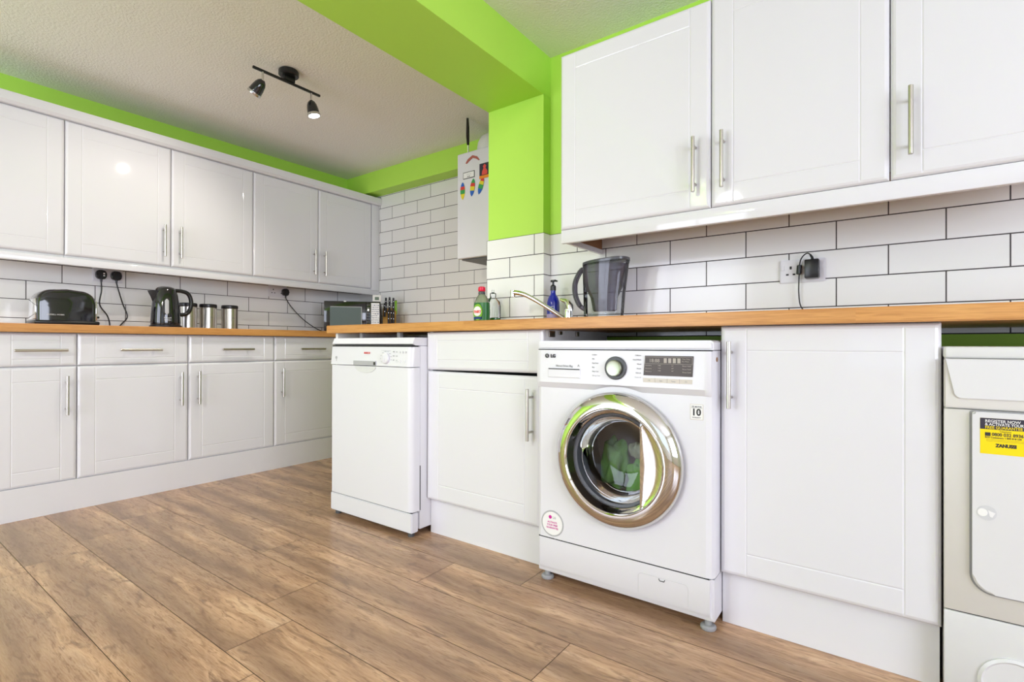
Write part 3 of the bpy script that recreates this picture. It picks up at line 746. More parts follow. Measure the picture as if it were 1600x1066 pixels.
# ------------------------------------------------------------ tumble dryer
def dryer():
    x0, x1, yf = .109, .705, 1.545
    t = thing('tumble_dryer', 'cream tumble dryer cut by the right edge of the photo', 'dryer', (.407, 1.82, 0))
    part('body', B().box(x0+.002, x1, yf+.012, 2.13, .012, .812, .003), M_dryer, t)
    part('front_frame', B().box(x0, x1, yf, yf+.0115, .2095, .6715, .003), M_dryer, t)
    part('kick_panel', B().box(x0, x1, yf+.001, yf+.0115, .012, .207, .003), M_dryw, t)
    part('panel_gap', B().box(x0+.003, x1, yf+.005, yf+.0112, .2072, .2093), M_gap, t)
    part('lid', B().box(x0, x1, yf+.002, 2.13, .787, .8145, .006, 3), M_dryw, t)
    # control fascia
    b = B(); b.prism([(x0, .674), (x0, .786), (x1, .786), (x1, .674)], FR(0, yf, 0), -.0115, .004); bmesh.ops.bevel(b.bm, geom=b.bm.edges[:], offset=.0025, segments=2, affect='EDGES')
    fa = part('control_panel', b, M_dryer, t)
    P = [(x0+.003, .784), (x0+.017, .712)]+[(x0+.017+.014*(1-math.cos(a)), .712-.015*math.sin(a)) for a in [PI/2*k/6 for k in range(1, 7)]]+[(x1-.02, .697), (x1-.02, .784)]
    b = B().prism(P, FR(0, yf-.004, 0), 0, .0035); part('soft_facia', b, M_dryw, fa)
    for k in range(3): part('button', B().cyl((.45+k*.05, yf-.0070, .745), (.45+k*.05, yf-.014, .745), .012, 20, ch=.002), M_dryer, fa)
    # door with rounded lower corners
    def rrect(xa, xb, za, zb, r, rtop=.006):
        P = []
        for cx_, cz_, a0, q in ((xb-rtop, zb-rtop, 0, rtop), (xa+rtop, zb-rtop, 90, rtop), (xa+r, za+r, 180, r), (xb-r, za+r, 270, r)):
            for i in range(9): a = math.radians(a0+90*i/8); P.append((cx_+q*math.cos(a), cz_+q*math.sin(a)))
        return P
    fr = FR(0, yf, 0)
    part('door_gap', B().prism(rrect(.153, .661, .261, .6705, .042), fr, 0, .0012), M_grey, t)
    b = B().prism(rrect(.157, .657, .266, .6685, .038), fr, .0013, .010); bmesh.ops.bevel(b.bm, geom=[e for e in b.bm.edges if all(v.co.y < yf-.009 for v in e.verts)], offset=.004, segments=2, affect='EDGES')
    dr = part('door', b, M_dryw, t)
    fd = FR(0, yf-.010, 0)
    s = part('guarantee_sticker', B().prism([(.170, .577), (.170, .656), (.268, .656), (.268, .577)], fd, 0, .0006), M_yel, dr, label='yellow and black guarantee sticker')
    fs = FR(0, yf-.0106, 0)
    part('sticker_header', B().prism([(.170, .6315), (.170, .656), (.268, .656), (.268, .6315)], fs, 0, .0003), M_stkb, s)
    ft = FR(0, yf-.0109, 0)
    b = B().text('REGISTER NOW', .0085, ft, .178, .6470, 'LEFT', .0003, bold=.00012, sx=.93); b.text('& ACTIVATE YOUR', .0085, ft, .178, .6400, 'LEFT', .0003, bold=.00012, sx=.85); part('white_lettering', b, M_paper, s)
    b = B().text('FREE GUARANTEE', .0085, ft, .178, .6330, 'LEFT', .0003, bold=.00012, sx=.87); part('yellow_lettering', b, M_yel, s)
    b = B().text('Telephone', .0045, fs, .211, .6265, 'CENTER', .0004); b.text('0800 032 8936', .0098, fs, .189, .6175, 'LEFT', .0004, bold=.00025, sx=.85)
    b.text('ROI Customers 1 800 818 530', .0050, fs, .178, .6120, 'LEFT', .0004, bold=.0001, sx=.93); b.text('ZANUSSI', .0098, fs, .212, .5935, 'CENTER', .0004, bold=.0006, sx=.85)
    for k in range(2): b.box(.180, .240, yf-.0110, yf-.0106, .6085-.003*k, .6088-.003*k)
    b.prism([(.178, .6165), (.178, .6245), (.187, .6245), (.187, .6165)], fs, 0, .0004); part('black_lettering', b, M_ink, s)
    bd = part('energy_badge', B().lathe([(.0165, 0), (.0165, .0006)], (.181, yf-.010, .4455), (0, -1, 0), 36), M_pgrey, dr, label='round silver badge')
    b = B().lathe([(.0085, .0006), (.0085, .001)], (.174, yf-.010, .4460), (0, -1, 0), 24); b.prism([(.183, .452), (.195, .447), (.190, .437), (.186, .438)], FR(0, yf-.0106, 0), 0, .0004); part('badge_print', b, M_paper, bd)
    # round filter grille low on the kick panel
    b = B().lathe([(.062, 0), (.062, .004), (.056, .007), (.052, .004), (.0005, .004)], (.228, yf+.001, .070), (0, -1, 0), 40); part('filter_cover', b, M_dryw, t)
    for x in (x0+.04, x1-.04):
        for y in (yf+.05, 2.08): part('foot', B().cyl((x, y, 0), (x, y, .0125), .018, 14), M_dgrey, t)
dryer()

# ------------------------------------------------------------ boiler
def boiler():
    t = thing('boiler', 'white wall mounted boiler half hidden behind the green pillar, with magnets on it', 'boiler', (-2.03, 2.67, 1.375))
    b = B().box(-2.262, -1.86, 2.48, 2.862, 1.374, 2.058, .008, 3); part('casing', b, M_app, t)
    part('underside_tray', B().box(-2.235, -1.88, 2.50, 2.855, 1.366, 1.3738), M_dgrey, t, label='dark underside')
    b = B().lathe([(.095, 0), (.098, .035), (.092, .070), (.075, .102), (.045, .122), (.0005, .130)], (-2.065, 2.60, 2.0582), n=40)
    fl = part('flue', b, M_foam, t)
    for x in (-2.18, -2.10, -2.02): part('pipe', B().cyl((x, 2.70, 1.366), (x, 2.70, .915), .0075, 12), M_chrome2, t)
boiler()
yb_ = 2.48; fb = FR(0, yb_, 0)
def mg(name, b, m, label, grp='fridge magnets on the boiler'):
    o = single(name, b, m, label, 'magnet', grp); return o
P = [(-2.187, 1.985), (-2.168, 2.008), (-2.128, 2.026), (-2.090, 2.011), (-2.070, 1.985), (-2.078, 1.984), (-2.100, 1.999), (-2.128, 2.009), (-2.158, 1.994), (-2.178, 1.981)]
mg('boomerang_magnet', B().prism(P, fb, .0003, .004), mat('boomerang', (.42, .12, .09), .4), 'brown red boomerang magnet on the boiler front')
t = thing('sign_magnet', 'small white sign magnet with a black border on the boiler', 'magnet', (-2.16, yb_, 1.885), 'fridge magnets on the boiler')
part('backing', B().prism([(-2.208, 1.885), (-2.208, 1.928), (-2.112, 1.928), (-2.112, 1.885)], fb, .0003, .002), M_ink, t)
part('face', B().prism([(-2.204, 1.889), (-2.204, 1.924), (-2.116, 1.924), (-2.116, 1.889)], fb, .0021, .003), M_paper, t)
part('lettering', B().text('. . . . . .', .014, FR(0, yb_-.003, 0), -2.160, 1.910, d=.0004, bold=.0005).text('n n', .016, FR(0, yb_-.003, 0), -2.160, 1.893, d=.0004, bold=.0005), M_ink, t)
t = thing('picture_magnet', 'dark square picture magnet with a red figure, beside the pillar edge', 'magnet', (-2.03, yb_, 1.86), 'fridge magnets on the boiler')
part('backing', B().prism([(-2.070, 1.862), (-2.070, 1.957), (-1.985, 1.957), (-1.985, 1.862)], fb, .0003, .003), M_stkb, t)
part('orange_strip', B().prism([(-2.070, 1.862), (-2.070, 1.880), (-1.985, 1.880), (-1.985, 1.862)], fb, .0031, .004), mat('orange_print', (.8, .25, .02), .4), t)
part('figure', B().prism([(-2.050, 1.884), (-2.048, 1.905), (-2.036, 1.925), (-2.042, 1.938), (-2.028, 1.950), (-2.014, 1.938), (-2.020, 1.925), (-2.006, 1.905), (-2.006, 1.884)], fb, .0031, .0042), M_red, t)
surf_cols = [(.05, .35, .08), (.75, .62, .03), (.65, .05, .04), (.02, .12, .5)]
for k, (u0, zc, ti, lab) in enumerate(((-2.212, 1.812, 0, 'left'), (-2.128, 1.820, -9, 'middle'), (-2.058, 1.820, -20, 'right'))):
    t = thing('surfboard_magnet', {'left': 'multicoloured surfboard magnet standing upright, leftmost of three on the boiler', 'middle': 'blue tailed surfboard magnet in the middle of the three on the boiler', 'right': 'surfboard magnet tilted most, rightmost of three and under the dark picture'}[lab], 'magnet', (u0, yb_, zc-.055), 'surfboard magnets on the boiler')
    n = 20; W_ = .019; L = .056; c, s = math.cos(math.radians(ti)), math.sin(math.radians(ti))
    def outl(a, b_):
        P = []
        for sgn in (1, -1):
            rng = [a+(b_-a)*i/8 for i in range(9)]
            for q in (rng if sgn > 0 else rng[::-1]):
                x = sgn*W_*max(.02, (1-abs(q)**2.2))**.7; z = q*L
                P.append((u0+x*c-z*s, zc+x*s+z*c))
        return P
    order = ([1, 0, 2, 3], [3, 1, 2, 0], [3, 0, 1, 2])[k]
    part('board', B().prism(outl(-1, 1), fb, .0003, .0026), mat('board%d' % k, surf_cols[order[0]], .35), t)
    for j, (a, e) in enumerate(((-.35, .12), (.12, .5), (.5, .97))): part('stripe', B().prism(outl(a, e), fb, .0027, .0034), mat('stripe%d%d' % (k, j), surf_cols[order[j+1]], .35), t)
t = thing('gas_lighter', 'long black handled gas lighter standing up on top of the boiler', 'lighter', (-2.20, 2.535, 2.058))
b = B().tube([(-2.206, 2.525, 2.0585), (-2.190, 2.505, 2.125)], .0055, 10); part('nozzle', b, M_chrome2, t)
b = B().tube([(-2.191, 2.506, 2.118), (-2.164, 2.472, 2.155), (-2.139, 2.443, 2.200), (-2.119, 2.418, 2.240)], [.008, .011, .010, .007], 12); part('grip', b, M_black, t)

# ------------------------------------------------------------ ceiling spotlight bar
def spot_bar():
    X = -2.53
    t = thing('ceiling_spotlight', 'black two head spotlight bar on the ceiling', 'ceiling light', (X, 1.465, ZC))
    part('canopy', B().lathe([(.046, 0), (.050, .006), (.050, .026), (.045, .030), (.0005, .030)], (X, 1.467, ZC-.0002), (0, 0, -1), 40), M_black, t)
    part('bar', B().box(X-.006, X+.006, 1.278, 1.650, 2.186, 2.198, .002).box(X-.012, X+.012, 1.437, 1.497, 2.197, 2.2245, .002), M_black, t)
    def head(y, d, lit):
        d = Vector(d).normalized(); p = Vector((X, y, 2.142))
        h = part('lamp_head', B().lathe([(.010, -.004), (.020, .006), (.026, .020), (.030, .042), (.0315, .060), (.0325, .068), (.029, .068), (.026, .030)], p, d, 32, cap=False), M_blackg, t)
        part('rim', B().lathe([(.0330, .066), (.0338, .070), (.0334, .079), (.0295, .079), (.0290, .067)], p, d, 32, cap=False), M_chrome2, h)
        part('stem', B().cyl((X, y, 2.189), (X, y, 2.140), .0055, 12), M_chrome, h)
        part('bulb', B().lathe([(.012, .03), (.026, .062), (.0275, .070), (.022, .0765), (.0005, .079)], p, d, 28), M_bulb, h, label='glowing bulb')
        l = bpy.data.lights.new('spot_glow', 'SPOT'); l.energy = 15; l.color = (1, .92, .82); l.spot_size = math.radians(110); l.spot_blend = .8; l.shadow_soft_size = .012
        o = bpy.data.objects.new('spot_glow', l); COL.objects.link(o); o.parent = t
        o.location = p+d*.084-Vector((X, 1.465, ZC)); o.rotation_euler = d.to_track_quat('-Z', 'Y').to_euler()
    head(1.328, (-.75, -.28, -.85), True)
    head(1.597, (.12, .16, -1), True)
spot_bar()

# ------------------------------------------------------------ sockets, plugs, cables
def socket(frm, label, holes=(0, 1)):
    o, U, V, N = [Vector(q) for q in frm]
    t = thing('wall_socket', label, 'socket', o)
    b = B().prism([(-.074, -.043), (-.074, .043), (.074, .043), (.074, -.043)], frm, .0003, .009); bmesh.ops.bevel(b.bm, geom=[e for e in b.bm.edges], offset=.003, segments=2, affect='EDGES')
    part('faceplate', b, M_app, t)
    for k in (0, 1):
        c = -.037+.074*k; b = B()
        for (u, v, a, h) in ((0, .013, .0035, .0055), (-.011, -.012, .0045, .003), (.011, -.012, .0045, .003)): b.prism([(c+u-a, v-h), (c+u-a, v+h), (c+u+a, v+h), (c+u+a, v-h)], frm, .0086, .0096)
        if k in holes: part('pin_holes', b, M_gap, t)
        else: b.bm.free()
        part('rocker_switch', B().prism([(c-.031+.050*k, .004), (c-.031+.050*k, .022), (c-.021+.050*k, .022), (c-.021+.050*k, .004)], frm, .009, .0125), M_app, t)
    return t
def plug(frm, u, label, v=-.002, s=1.0):
    o, U, V, N = [Vector(q) for q in frm]; c = o+U*u+V*v
    P = []
    for i in range(24):
        a = 2*PI*i/24; P.append((.026*s*math.copysign(abs(math.cos(a))**.7, math.cos(a)), .027*s*math.copysign(abs(math.sin(a))**.8, math.sin(a))))
    b = B().prism(P, (c, U, V, N), .0135, .040); bmesh.ops.bevel(b.bm, geom=[e for e in b.bm.edges if all((w_.co-c).dot(N) > .039 for w_ in e.verts)], offset=.007, segments=3, affect='EDGES')
    return b, c
XW = XL+.006
f1 = FL(XW, 1.041, 1.230)
socket(f1, 'white double wall socket above the toaster cables')
f2 = FL(XW, 2.105, 1.222)
socket(f2, 'white double wall socket beside the microwave plug')
def plug_thing(frm, u, pts, label, marks=False):
    b, c = plug(frm, u, '')
    t = thing('power_plug', label, 'plug', c)
    p = part('plug_body', b, M_black, t)
    o, U, V, N = [Vector(q) for q in frm]
    if marks: part('plug_marks', B().prism([(.006, -.010), (.006, -.003), (.014, -.003), (.014, -.010)], (c, U, V, N), .0402, .0408).prism([(.006, .003), (.006, .010), (.014, .010), (.014, .003)], (c, U, V, N), .0402, .0408), M_paper, p)
    part('collar', B().cyl(c+N*.027-V*.024, c+N*.027-V*.045, .0065, 10, r2=.0045), M_black, t)
    part('cable', B().tube(smooth([c+N*.027-V*.043]+[Vector(q) for q in pts], 8), .0036, 8), M_black, t)
plug_thing(f1, -.037, [(XW+.03, 1.004, 1.13), (XW+.022, .998, 1.05), (XW+.022, 1.035, .985), (XW+.03, 1.045, .93), (XW+.05, 1.03, .9155)], 'black plug with pale marks and a hanging cable, left of the pair above the worktop', True)
plug_thing(f1, .037, [(XW+.03, 1.088, 1.14), (XW+.022, 1.112, 1.06), (XW+.022, 1.135, .985), (XW+.03, 1.105, .94), (XW+.05, 1.08, .9155)], 'black plug with a curving cable, right of the pair above the worktop')
plug_thing(f2, .052, [(XW+.04, 2.195, 1.11), (XW+.07, 2.27, 1.02), (XW+.10, 2.35, .955), (XW+.13, 2.42, .916)], 'black plug of the microwave, its cable running down behind the microwave')
YW = YR-.006
f3 = FR(-.250, YW, 1.093)
socket(f3, 'white double wall socket on the tiles right of the water jug', (0, 1))
t = thing('power_adapter', 'square black power adapter plugged in right of the water jug', 'adapter', (-.2145, YW, 1.058))
b = B().box(-.2385, -.1925, YW-.048, YW-.0125, 1.060, 1.128, .004); part('adapter_body', b, M_black, t)
part('cable', B().tube(smooth([(-.214, YW-.028, 1.127), (-.220, YW-.030, 1.145), (-.232, YW-.030, 1.152), (-.247, YW-.028, 1.140), (-.255, YW-.026, 1.117), (-.258, YW-.024, 1.06), (-.259, YW-.02, 1.01), (-.254, YW-.02, .965), (-.236, YW-.03, .935), (-.220, YW-.05, .9148)], 8), .0022, 8), M_black, t)
part('ferrite_core', B().cyl((-.2563, YW-.025, 1.112), (-.2585, YW-.025, 1.078), .0088, 14, ch=.002), M_black, t)
part('strain_relief', B().tube([(-.214, YW-.028, 1.126), (-.216, YW-.029, 1.137), (-.221, YW-.030, 1.146)], [.0052, .0045, .0032], 10), M_black, t)
# loose cable end lying along the tiles at the far right
single('loose_cable', B().tube(smooth([(.160, YW-.02, .9145), (.18, YW-.02, .920), (.21, YW-.02, .923), (.235, YW-.02, .920), (.262, YW-.02, .9145)], 6), .003, 8), M_black, 'short black cable lying on the oak worktop against the tiles at far right', 'cable')

# ------------------------------------------------------------ left worktop objects
ZT = .9112
def toaster():
    cx, cy = -3.515, .780
    t = thing('toaster', 'glossy black toaster with chrome ends on the left worktop', 'toaster', (cx, cy, ZT))
    # body profile in y-z (long side facing the room), extruded in x with rounding
    def prof(dy, top, n=10):
        hy = .122-dy; z0 = ZT+.026; zt = ZT+top; r = .066; P = [(cy-hy, z0)]
        for i in range(n+1): a = PI-PI/2*i/n; P.append((cy-hy+r+r*math.cos(a), zt-r+r*math.sin(a)))
        P.append((cy, zt+.006))
        for i in range(n+1): a = PI/2-PI/2*i/n; P.append((cy+hy-r+r*math.cos(a), zt-r+r*math.sin(a)))
        P.append((cy+hy, z0)); return P
    b = B(); rs = []
    for x, dy, tp in ((-.085, .02, .165), (-.082, .010, .175), (-.070, .003, .183), (-.05, 0, .186), (.05, 0, .186), (.070, .003, .183), (.082, .010, .175), (.085, .02, .165)):
        rs.append([b.bm.verts.new((cx+x, y, z)) for y, z in prof(dy, tp)])
    b.skin(rs, True); part('body', b, M_blackg, t)
    for s in (-1, 1):
        b = B(); b.box(cx-.062, cx+.062, cy+s*.1225-.004, cy+s*.1225+.004, ZT+.03, ZT+.135, .003); part('end_panel', b, M_chrome, t, label='chrome end of the toaster')
    part('base', B().box(cx-.09, cx+.09, cy-.132, cy+.132, ZT+.005, ZT+.026, .008, 3), M_black, t)
    part('slots', B().box(cx-.035, cx-.010, cy-.048, cy+.048, ZT+.1865, ZT+.1888).box(cx+.010, cx+.035, cy-.048, cy+.048, ZT+.1865, ZT+.1888), M_gap, t)
    part('lever', B().box(cx-.012, cx+.012, cy+.126, cy+.150, ZT+.045, ZT+.057, .003), M_black, t)
    part('lettering', B().text('RUSSELL HOBBS', .0095, FL(cx+.0848, 0, 0), cy-.050, ZT+.052, d=.0006), M_pgrey, t)
    for dx in (-.07, .07):
        for dy in (-.11, .11): part('foot', B().cyl((cx+dx, cy+dy, ZT-.0002), (cx+dx, cy+dy, ZT+.0055), .009, 12), M_blackm, t)
toaster()
def kettle():
    cx, cy = -3.40, 1.214
    t = thing('kettle', 'black electric kettle with a loop handle on the left worktop', 'kettle', (cx, cy, ZT))
    part('base_plate', B().lathe([(.078, 0), (.080, .004), (.080, .012), (.074, .017)], (cx, cy, ZT), n=48), M_black, t)
    part('body', B().lathe([(.074, .017), (.0755, .03), (.073, .08), (.068, .14), (.0605, .19), (.053, .213)], (cx, cy, ZT), n=56), M_blackg, t)
    part('lid', B().lathe([(.053, .2132), (.050, .224), (.042, .234), (.026, .2405), (.0005, .2425)], (cx, cy, ZT), n=48), M_blackg, t)
    # spout toward -y
    b = B(); rs = []
    for z, out, wd in ((.150, .066, .010), (.175, .076, .018), (.200, .088, .026), (.212, .093, .028)):
        rs.append([b.bm.verts.new((cx+q*wd, cy-(out if abs(q) < .1 else .050), ZT+z)) for q in (-1, -.5, 0, .5, 1)])
    for r_ in rs:
        for i, q in enumerate((-1, -.5, 0, .5, 1)):
            if abs(q) == .5: r_[i].co.y = (r_[2].co.y+r_[0].co.y)/2-.008
    b.skin(rs, True); part('spout', b, M_black, t)
    pts = smooth([(cx, cy+.050, ZT+.222), (cx, cy+.085, ZT+.221), (cx, cy+.118, ZT+.208), (cx, cy+.134, ZT+.170), (cx, cy+.132, ZT+.125), (cx, cy+.112, ZT+.088), (cx, cy+.070, ZT+.078)], 6)
    part('handle', B().tube(pts, .0115, 14), M_black, t)
    # water gauge facing the room
    a = math.radians(-15); d = Vector((math.cos(a), math.sin(a), 0)); s = Vector((-d.y, d.x, 0))
    b = B(); g = []
    for k, z in enumerate((.075, .085, .12, .155, .165)):
        w_ = (.003, .0095, .0095, .0095, .003)[k]; r_ = .0745-(z-.08)*.085
        g.append([b.bm.verts.new(Vector((cx, cy, ZT+z))+d*(r_+e)+s*q*w_) for q, e in ((-1, -.001), (0, .0015), (1, -.001))])
    for p, q in zip(g, g[1:]):
        for i in (0, 1): b.bm.faces.new((p[i], p[i+1], q[i+1], q[i]))
    part('water_gauge', b, M_lgrey, t)
    fr = (Vector((cx, cy, 0))+d*.0755, s, (0, 0, 1), d)
    part('lettering', B().text('Russell', .0125, fr, .003, ZT+.052, d=.001).text('Hobbs', .0125, fr, .003, ZT+.040, d=.001), M_pgrey, t)
kettle()
def canister():
    t = thing('canister', 'steel canister with a black lid, half hidden behind the kettle handle', 'canister', (-3.56, 1.395, ZT), 'steel canisters on the left worktop')
    z = ZT
    part('body', B().lathe([(.047, 0), (.049, .003), (.049, .140), (.047, .143)], (-3.56, 1.395, z), n=48), M_steel, t)
    part('lid', B().lathe([(.0485, .1432), (.0505, .146), (.0505, .160), (.047, .1645), (.0005, .1655)], (-3.56, 1.395, z), n=48), M_black, t)
    part('base_ring', B().lathe([(.0495, .0), (.0500, .003), (.0495, .006)], (-3.56, 1.395, z), n=48), M_black, t)
    fr = FL(-3.5098, 0, 0)
    part('lettering', B().text('TEA', .010, fr, 1.395, z+.075, d=.0008), M_grey, t)
    return t
c0 = canister()
copy_tree(c0, (-3.56, 1.514, ZT), 'steel canister with a black lid, middle of the three on the left worktop')
copy_tree(c0, (-3.56, 1.649, ZT), 'steel canister with a black lid, rightmost of three and furthest from the kettle')

# microwave, set diagonally in the corner
wd = Vector((.66, .75, 0)).normalized(); ang_m = math.atan2(wd.y, wd.x)
t = thing('microwave', 'black microwave set diagonally in the far corner of the worktop', 'microwave', (-3.464, 2.297, ZT), rot=(0, 0, ang_m))
W_ = .419; H_ = .240; D_ = .28
part('casing', B().box(0, W_, .012, D_, .010, H_, .004), M_black, t, local=True)
fr = ((0, .0118, 0), (1, 0, 0), (0, 0, 1), (0, -1, 0))
dr = part('door', B().box(.002, .312, -.004, .0115, .012, H_-.002, .003), M_blackg, t, local=True)
part('window', B().box(.046, .282, -.0052, -.0042, .030, H_-.042), M_mwglass, dr, local=True)
part('window_trim', B().box(.276, .280, -.0062, -.0053, .030, H_-.045).box(.05, .28, -.0062, -.0053, H_-.047, H_-.043), M_lgrey, dr, local=True)
cp = part('control_panel', B().box(.314, W_-.002, -.004, .0115, .012, H_-.002, .003), M_blackg, t, local=True)
fp = ((0, -.0042, 0), (1, 0, 0), (0, 0, 1), (0, -1, 0))
part('label_strip', B().prism([(.350, .016), (.350, H_-.012), (.412, H_-.012), (.412, .016)], fp, 0, .0008), M_paper, cp, local=True, label='pale strip of printed programme pictures')
b = B(); fq = ((0, -.005, 0), (1, 0, 0), (0, 0, 1), (0, -1, 0)); rnd = random.Random(4)
for r_ in range(12):
    z = H_-.026-r_*.0165; x = .354
    while x < .405:
        q = rnd.uniform(.003, .010); h = rnd.uniform(.003, .008); b.prism([(x, z-h), (x, z), (x+q, z), (x+q, z-h)], fq, 0, .0003); x += q+rnd.uniform(.002, .006)
part('label_print', b, mat('blue_grey_print', (.12, .15, .22), .5), cp, local=True)
b = B()
for r_ in range(8):
    for c_ in range(2): b.prism([(.320+.012*c_, H_-.03-r_*.022), (.320+.012*c_, H_-.026-r_*.022), (.326+.012*c_, H_-.026-r_*.022), (.326+.012*c_, H_-.03-r_*.022)], fp, 0, .0006)
part('key_marks', b, M_grey, cp, local=True)
part('badge', B().box(.145, .165, -.005, -.0035, H_-.006, H_-.003).box(.15, .162, -.004, .0, H_-.003, H_+.003), M_paper, dr, local=True)
for x in (.03, W_-.03):
    for y in (.05, D_-.04): part('foot', B().cyl((x, y, -.0002), (x, y, .0105), .010, 12), M_blackm, t, local=True)
# little timer on the microwave
t = thing('kitchen_timer', 'small white digital timer standing on the microwave', 'timer', (-3.205, 2.595, ZT+H_+.0002), rot=(0, 0, ang_m))
part('case', B().box(-.034, .030, .0, .014, 0, .052, .003), M_foam, t, local=True)
part('screen', B().box(-.018, .014, -.0008, .0002, .012, .036), M_screen, t, local=True)
part('hook', B().box(-.003, .001, .004, .010, .052, .058), M_grey, t, local=True)
# knife block
t = thing('knife_block', 'wooden knife block in the corner beside the microwave', 'knife block', (-3.235, 2.745, ZT), rot=(0, 0, math.radians(48.7)))
b = B(); b.prism([(-.075, 0), (-.075, .060), (-.055, .110), (.030, .200), (.075, .165), (.075, 0)], ((-.052, 0, 0), (0, 1, 0), (0, 0, 1), (1, 0, 0)), 0, .104)
part('block', b, M_block, t, local=True)
part('front_step', B().box(-.052, .052, -.084, -.0755, 0, .056, .002), mat('pale_block_wood', (.62, .38, .12), .45), t, local=True)
ks = [(-.037, -.050, .128, 0), (-.006, -.084, .070, 0), (.014, -.084, .070, 0), (.032, -.084, .068, 0), (-.028, -.020, .165, 0), (.000, -.015, .170, 0), (.030, -.018, .165, 0)]
for i, (x, y, z, g_) in enumerate(ks):
    k = thing('knife', ['black riveted knife handle at the left of the block', 'black knife handle low in the middle of the block', 'black knife handle low and right of middle in the block', 'black knife handle low at the right of the block', 'tall black knife handle at the back left of the block', 'tall black knife handle at the back centre of the block', 'tall black knife handle at the back right of the block'][i], 'knife', (-3.235, 2.745, ZT), 'knives in the block', rot=(0, 0, math.radians(48.7)))
    part('grip', B().tube([(x, y, z), (x, y-.006, z+.045), (x, y-.012, z+.085), (x, y-.018, z+.105 if i < 4 else z+.115)], [.0085, .0075, .009, .007], 10), M_black, k, local=True)
    part('rivets', B().cyl((x, y-.022, z+.085), (x, y-.020, z+.085), .003, 8).cyl((x, y-.017, z+.04), (x, y-.014, z+.04), .003, 8), M_chrome2, k, local=True)
k = thing('knife', 'lime green handle at the right edge of the knife block', 'knife', (-3.235, 2.745, ZT), 'knives in the block', rot=(0, 0, math.radians(48.7)))
part('grip', B().box(.040, .058, .010, .026, .150, .262, .004), M_lime, k, local=True)
part('end_cap', B().box(.042, .056, .012, .024, .2622, .266), M_black, k, local=True)

# ------------------------------------------------------------ right worktop objects
def jug():
    cx, cy = -.975, 2.0
    t = thing('water_jug', 'clear water filter jug with a smoky grey funnel on the right worktop', 'jug', (cx, cy, ZT))
    def shell(rows, n=40):
        b = B(); rs = []
        for x0, x1, dy, z in rows:
            c = (x0+x1)/2; hx = (x1-x0)/2; rg = []
            for i in range(n):
                a = 2*PI*i/n; ca, sa = math.cos(a), math.sin(a)
                rg.append(b.bm.verts.new((c+hx*math.copysign(abs(ca)**.75, ca), cy+dy*math.copysign(abs(sa)**.75, sa), ZT+z)))
            rs.append(rg)
        return b, rs
    b, rs = shell([(-1.060, -.896, .048, 0), (-1.063, -.893, .051, .004), (-1.066, -.884, .054, .12), (-1.070, -.868, .058, .245), (-1.071, -.862, .059, .262)])
    b.skin(rs, False); b.bm.faces.new(rs[0][::-1]); part('outer_jug', b, M_clear, t)
    b, rs = shell([(-1.016, -.926, .030, .048), (-1.022, -.920, .034, .054), (-1.034, -.915, .036, .108), (-1.058, -.893, .044, .152), (-1.066, -.885, .050, .200), (-1.067, -.873, .054, .246)])
    b.skin(rs, True); part('funnel', b, M_smoke, t, label='smoky grey filter funnel')
    b, rs = shell([(-1.057, -.899, .045, .006), (-1.060, -.896, .047, .04)]); b.skin(rs, True); part('water', b, M_water, t)
    # lid, sloping up toward the spout on the right
    b = B(); rs = []
    for zo, k in ((-.006, 1), (.004, 1), (.007, .9)):
        rg = []
        for i in range(40):
            a = 2*PI*i/40; ca, sa = math.cos(a), math.sin(a); x = -.9665+.103*k*math.copysign(abs(ca)**.75, ca)
            rg.append(b.bm.verts.new((x, cy+.058*k*math.copysign(abs(sa)**.75, sa), ZT+.2565+zo+(x+1.07)*.055)))
        rs.append(rg)
    b.skin(rs, True); part('lid', b, mat('smoked_lid', (.10, .10, .115), .15), t)
    pts = smooth([(-1.064, cy, ZT+.246), (-1.092, cy, ZT+.222), (-1.114, cy, ZT+.175), (-1.112, cy, ZT+.125), (-1.092, cy, ZT+.080), (-1.068, cy, ZT+.062)], 6)
    part('handle', B().tube(pts, [.010]*len(pts), 12), M_smoke, t)
    part('grip_liner', B().tube([p+Vector((-.006, 0, .002)) for p in pts[2:-4]], .0085, 10), M_dgrey, t)
jug()
def bottle_pump():
    cx, cy = -1.272, 2.068
    t = thing('pump_bottle', 'cobalt blue pump bottle with a black pump behind the tap', 'bottle', (cx, cy, ZT))
    part('body', B().lathe([(.028, 0), (.0305, .003), (.031, .085), (.030, .108), (.024, .128), (.014, .143), (.012, .150), (.012, .162)], (cx, cy, ZT), n=40), M_blue, t)
    part('label', B().lathe([(.0312, .006), (.0312, .050)], (cx, cy, ZT), n=40, cap=False), M_lilac, t, label='lilac label')
    part('emblem', B().text('G', .026, FR(0, cy-.0315, 0), cx+.012, ZT+.068, d=.0012), M_pgrey, t)
    p = part('pump', B().lathe([(.0135, .162), (.0135, .182), (.009, .188), (.005, .190), (.005, .203), (.008, .205), (.008, .211), (.002, .213)], (cx, cy, ZT), n=24), M_black, t)
    part('nozzle', B().tube([(cx-.012, cy, ZT+.208), (cx+.012, cy, ZT+.2085), (cx+.024, cy-.003, ZT+.205)], [.0055, .005, .0035], 10), M_black, p)
bottle_pump()
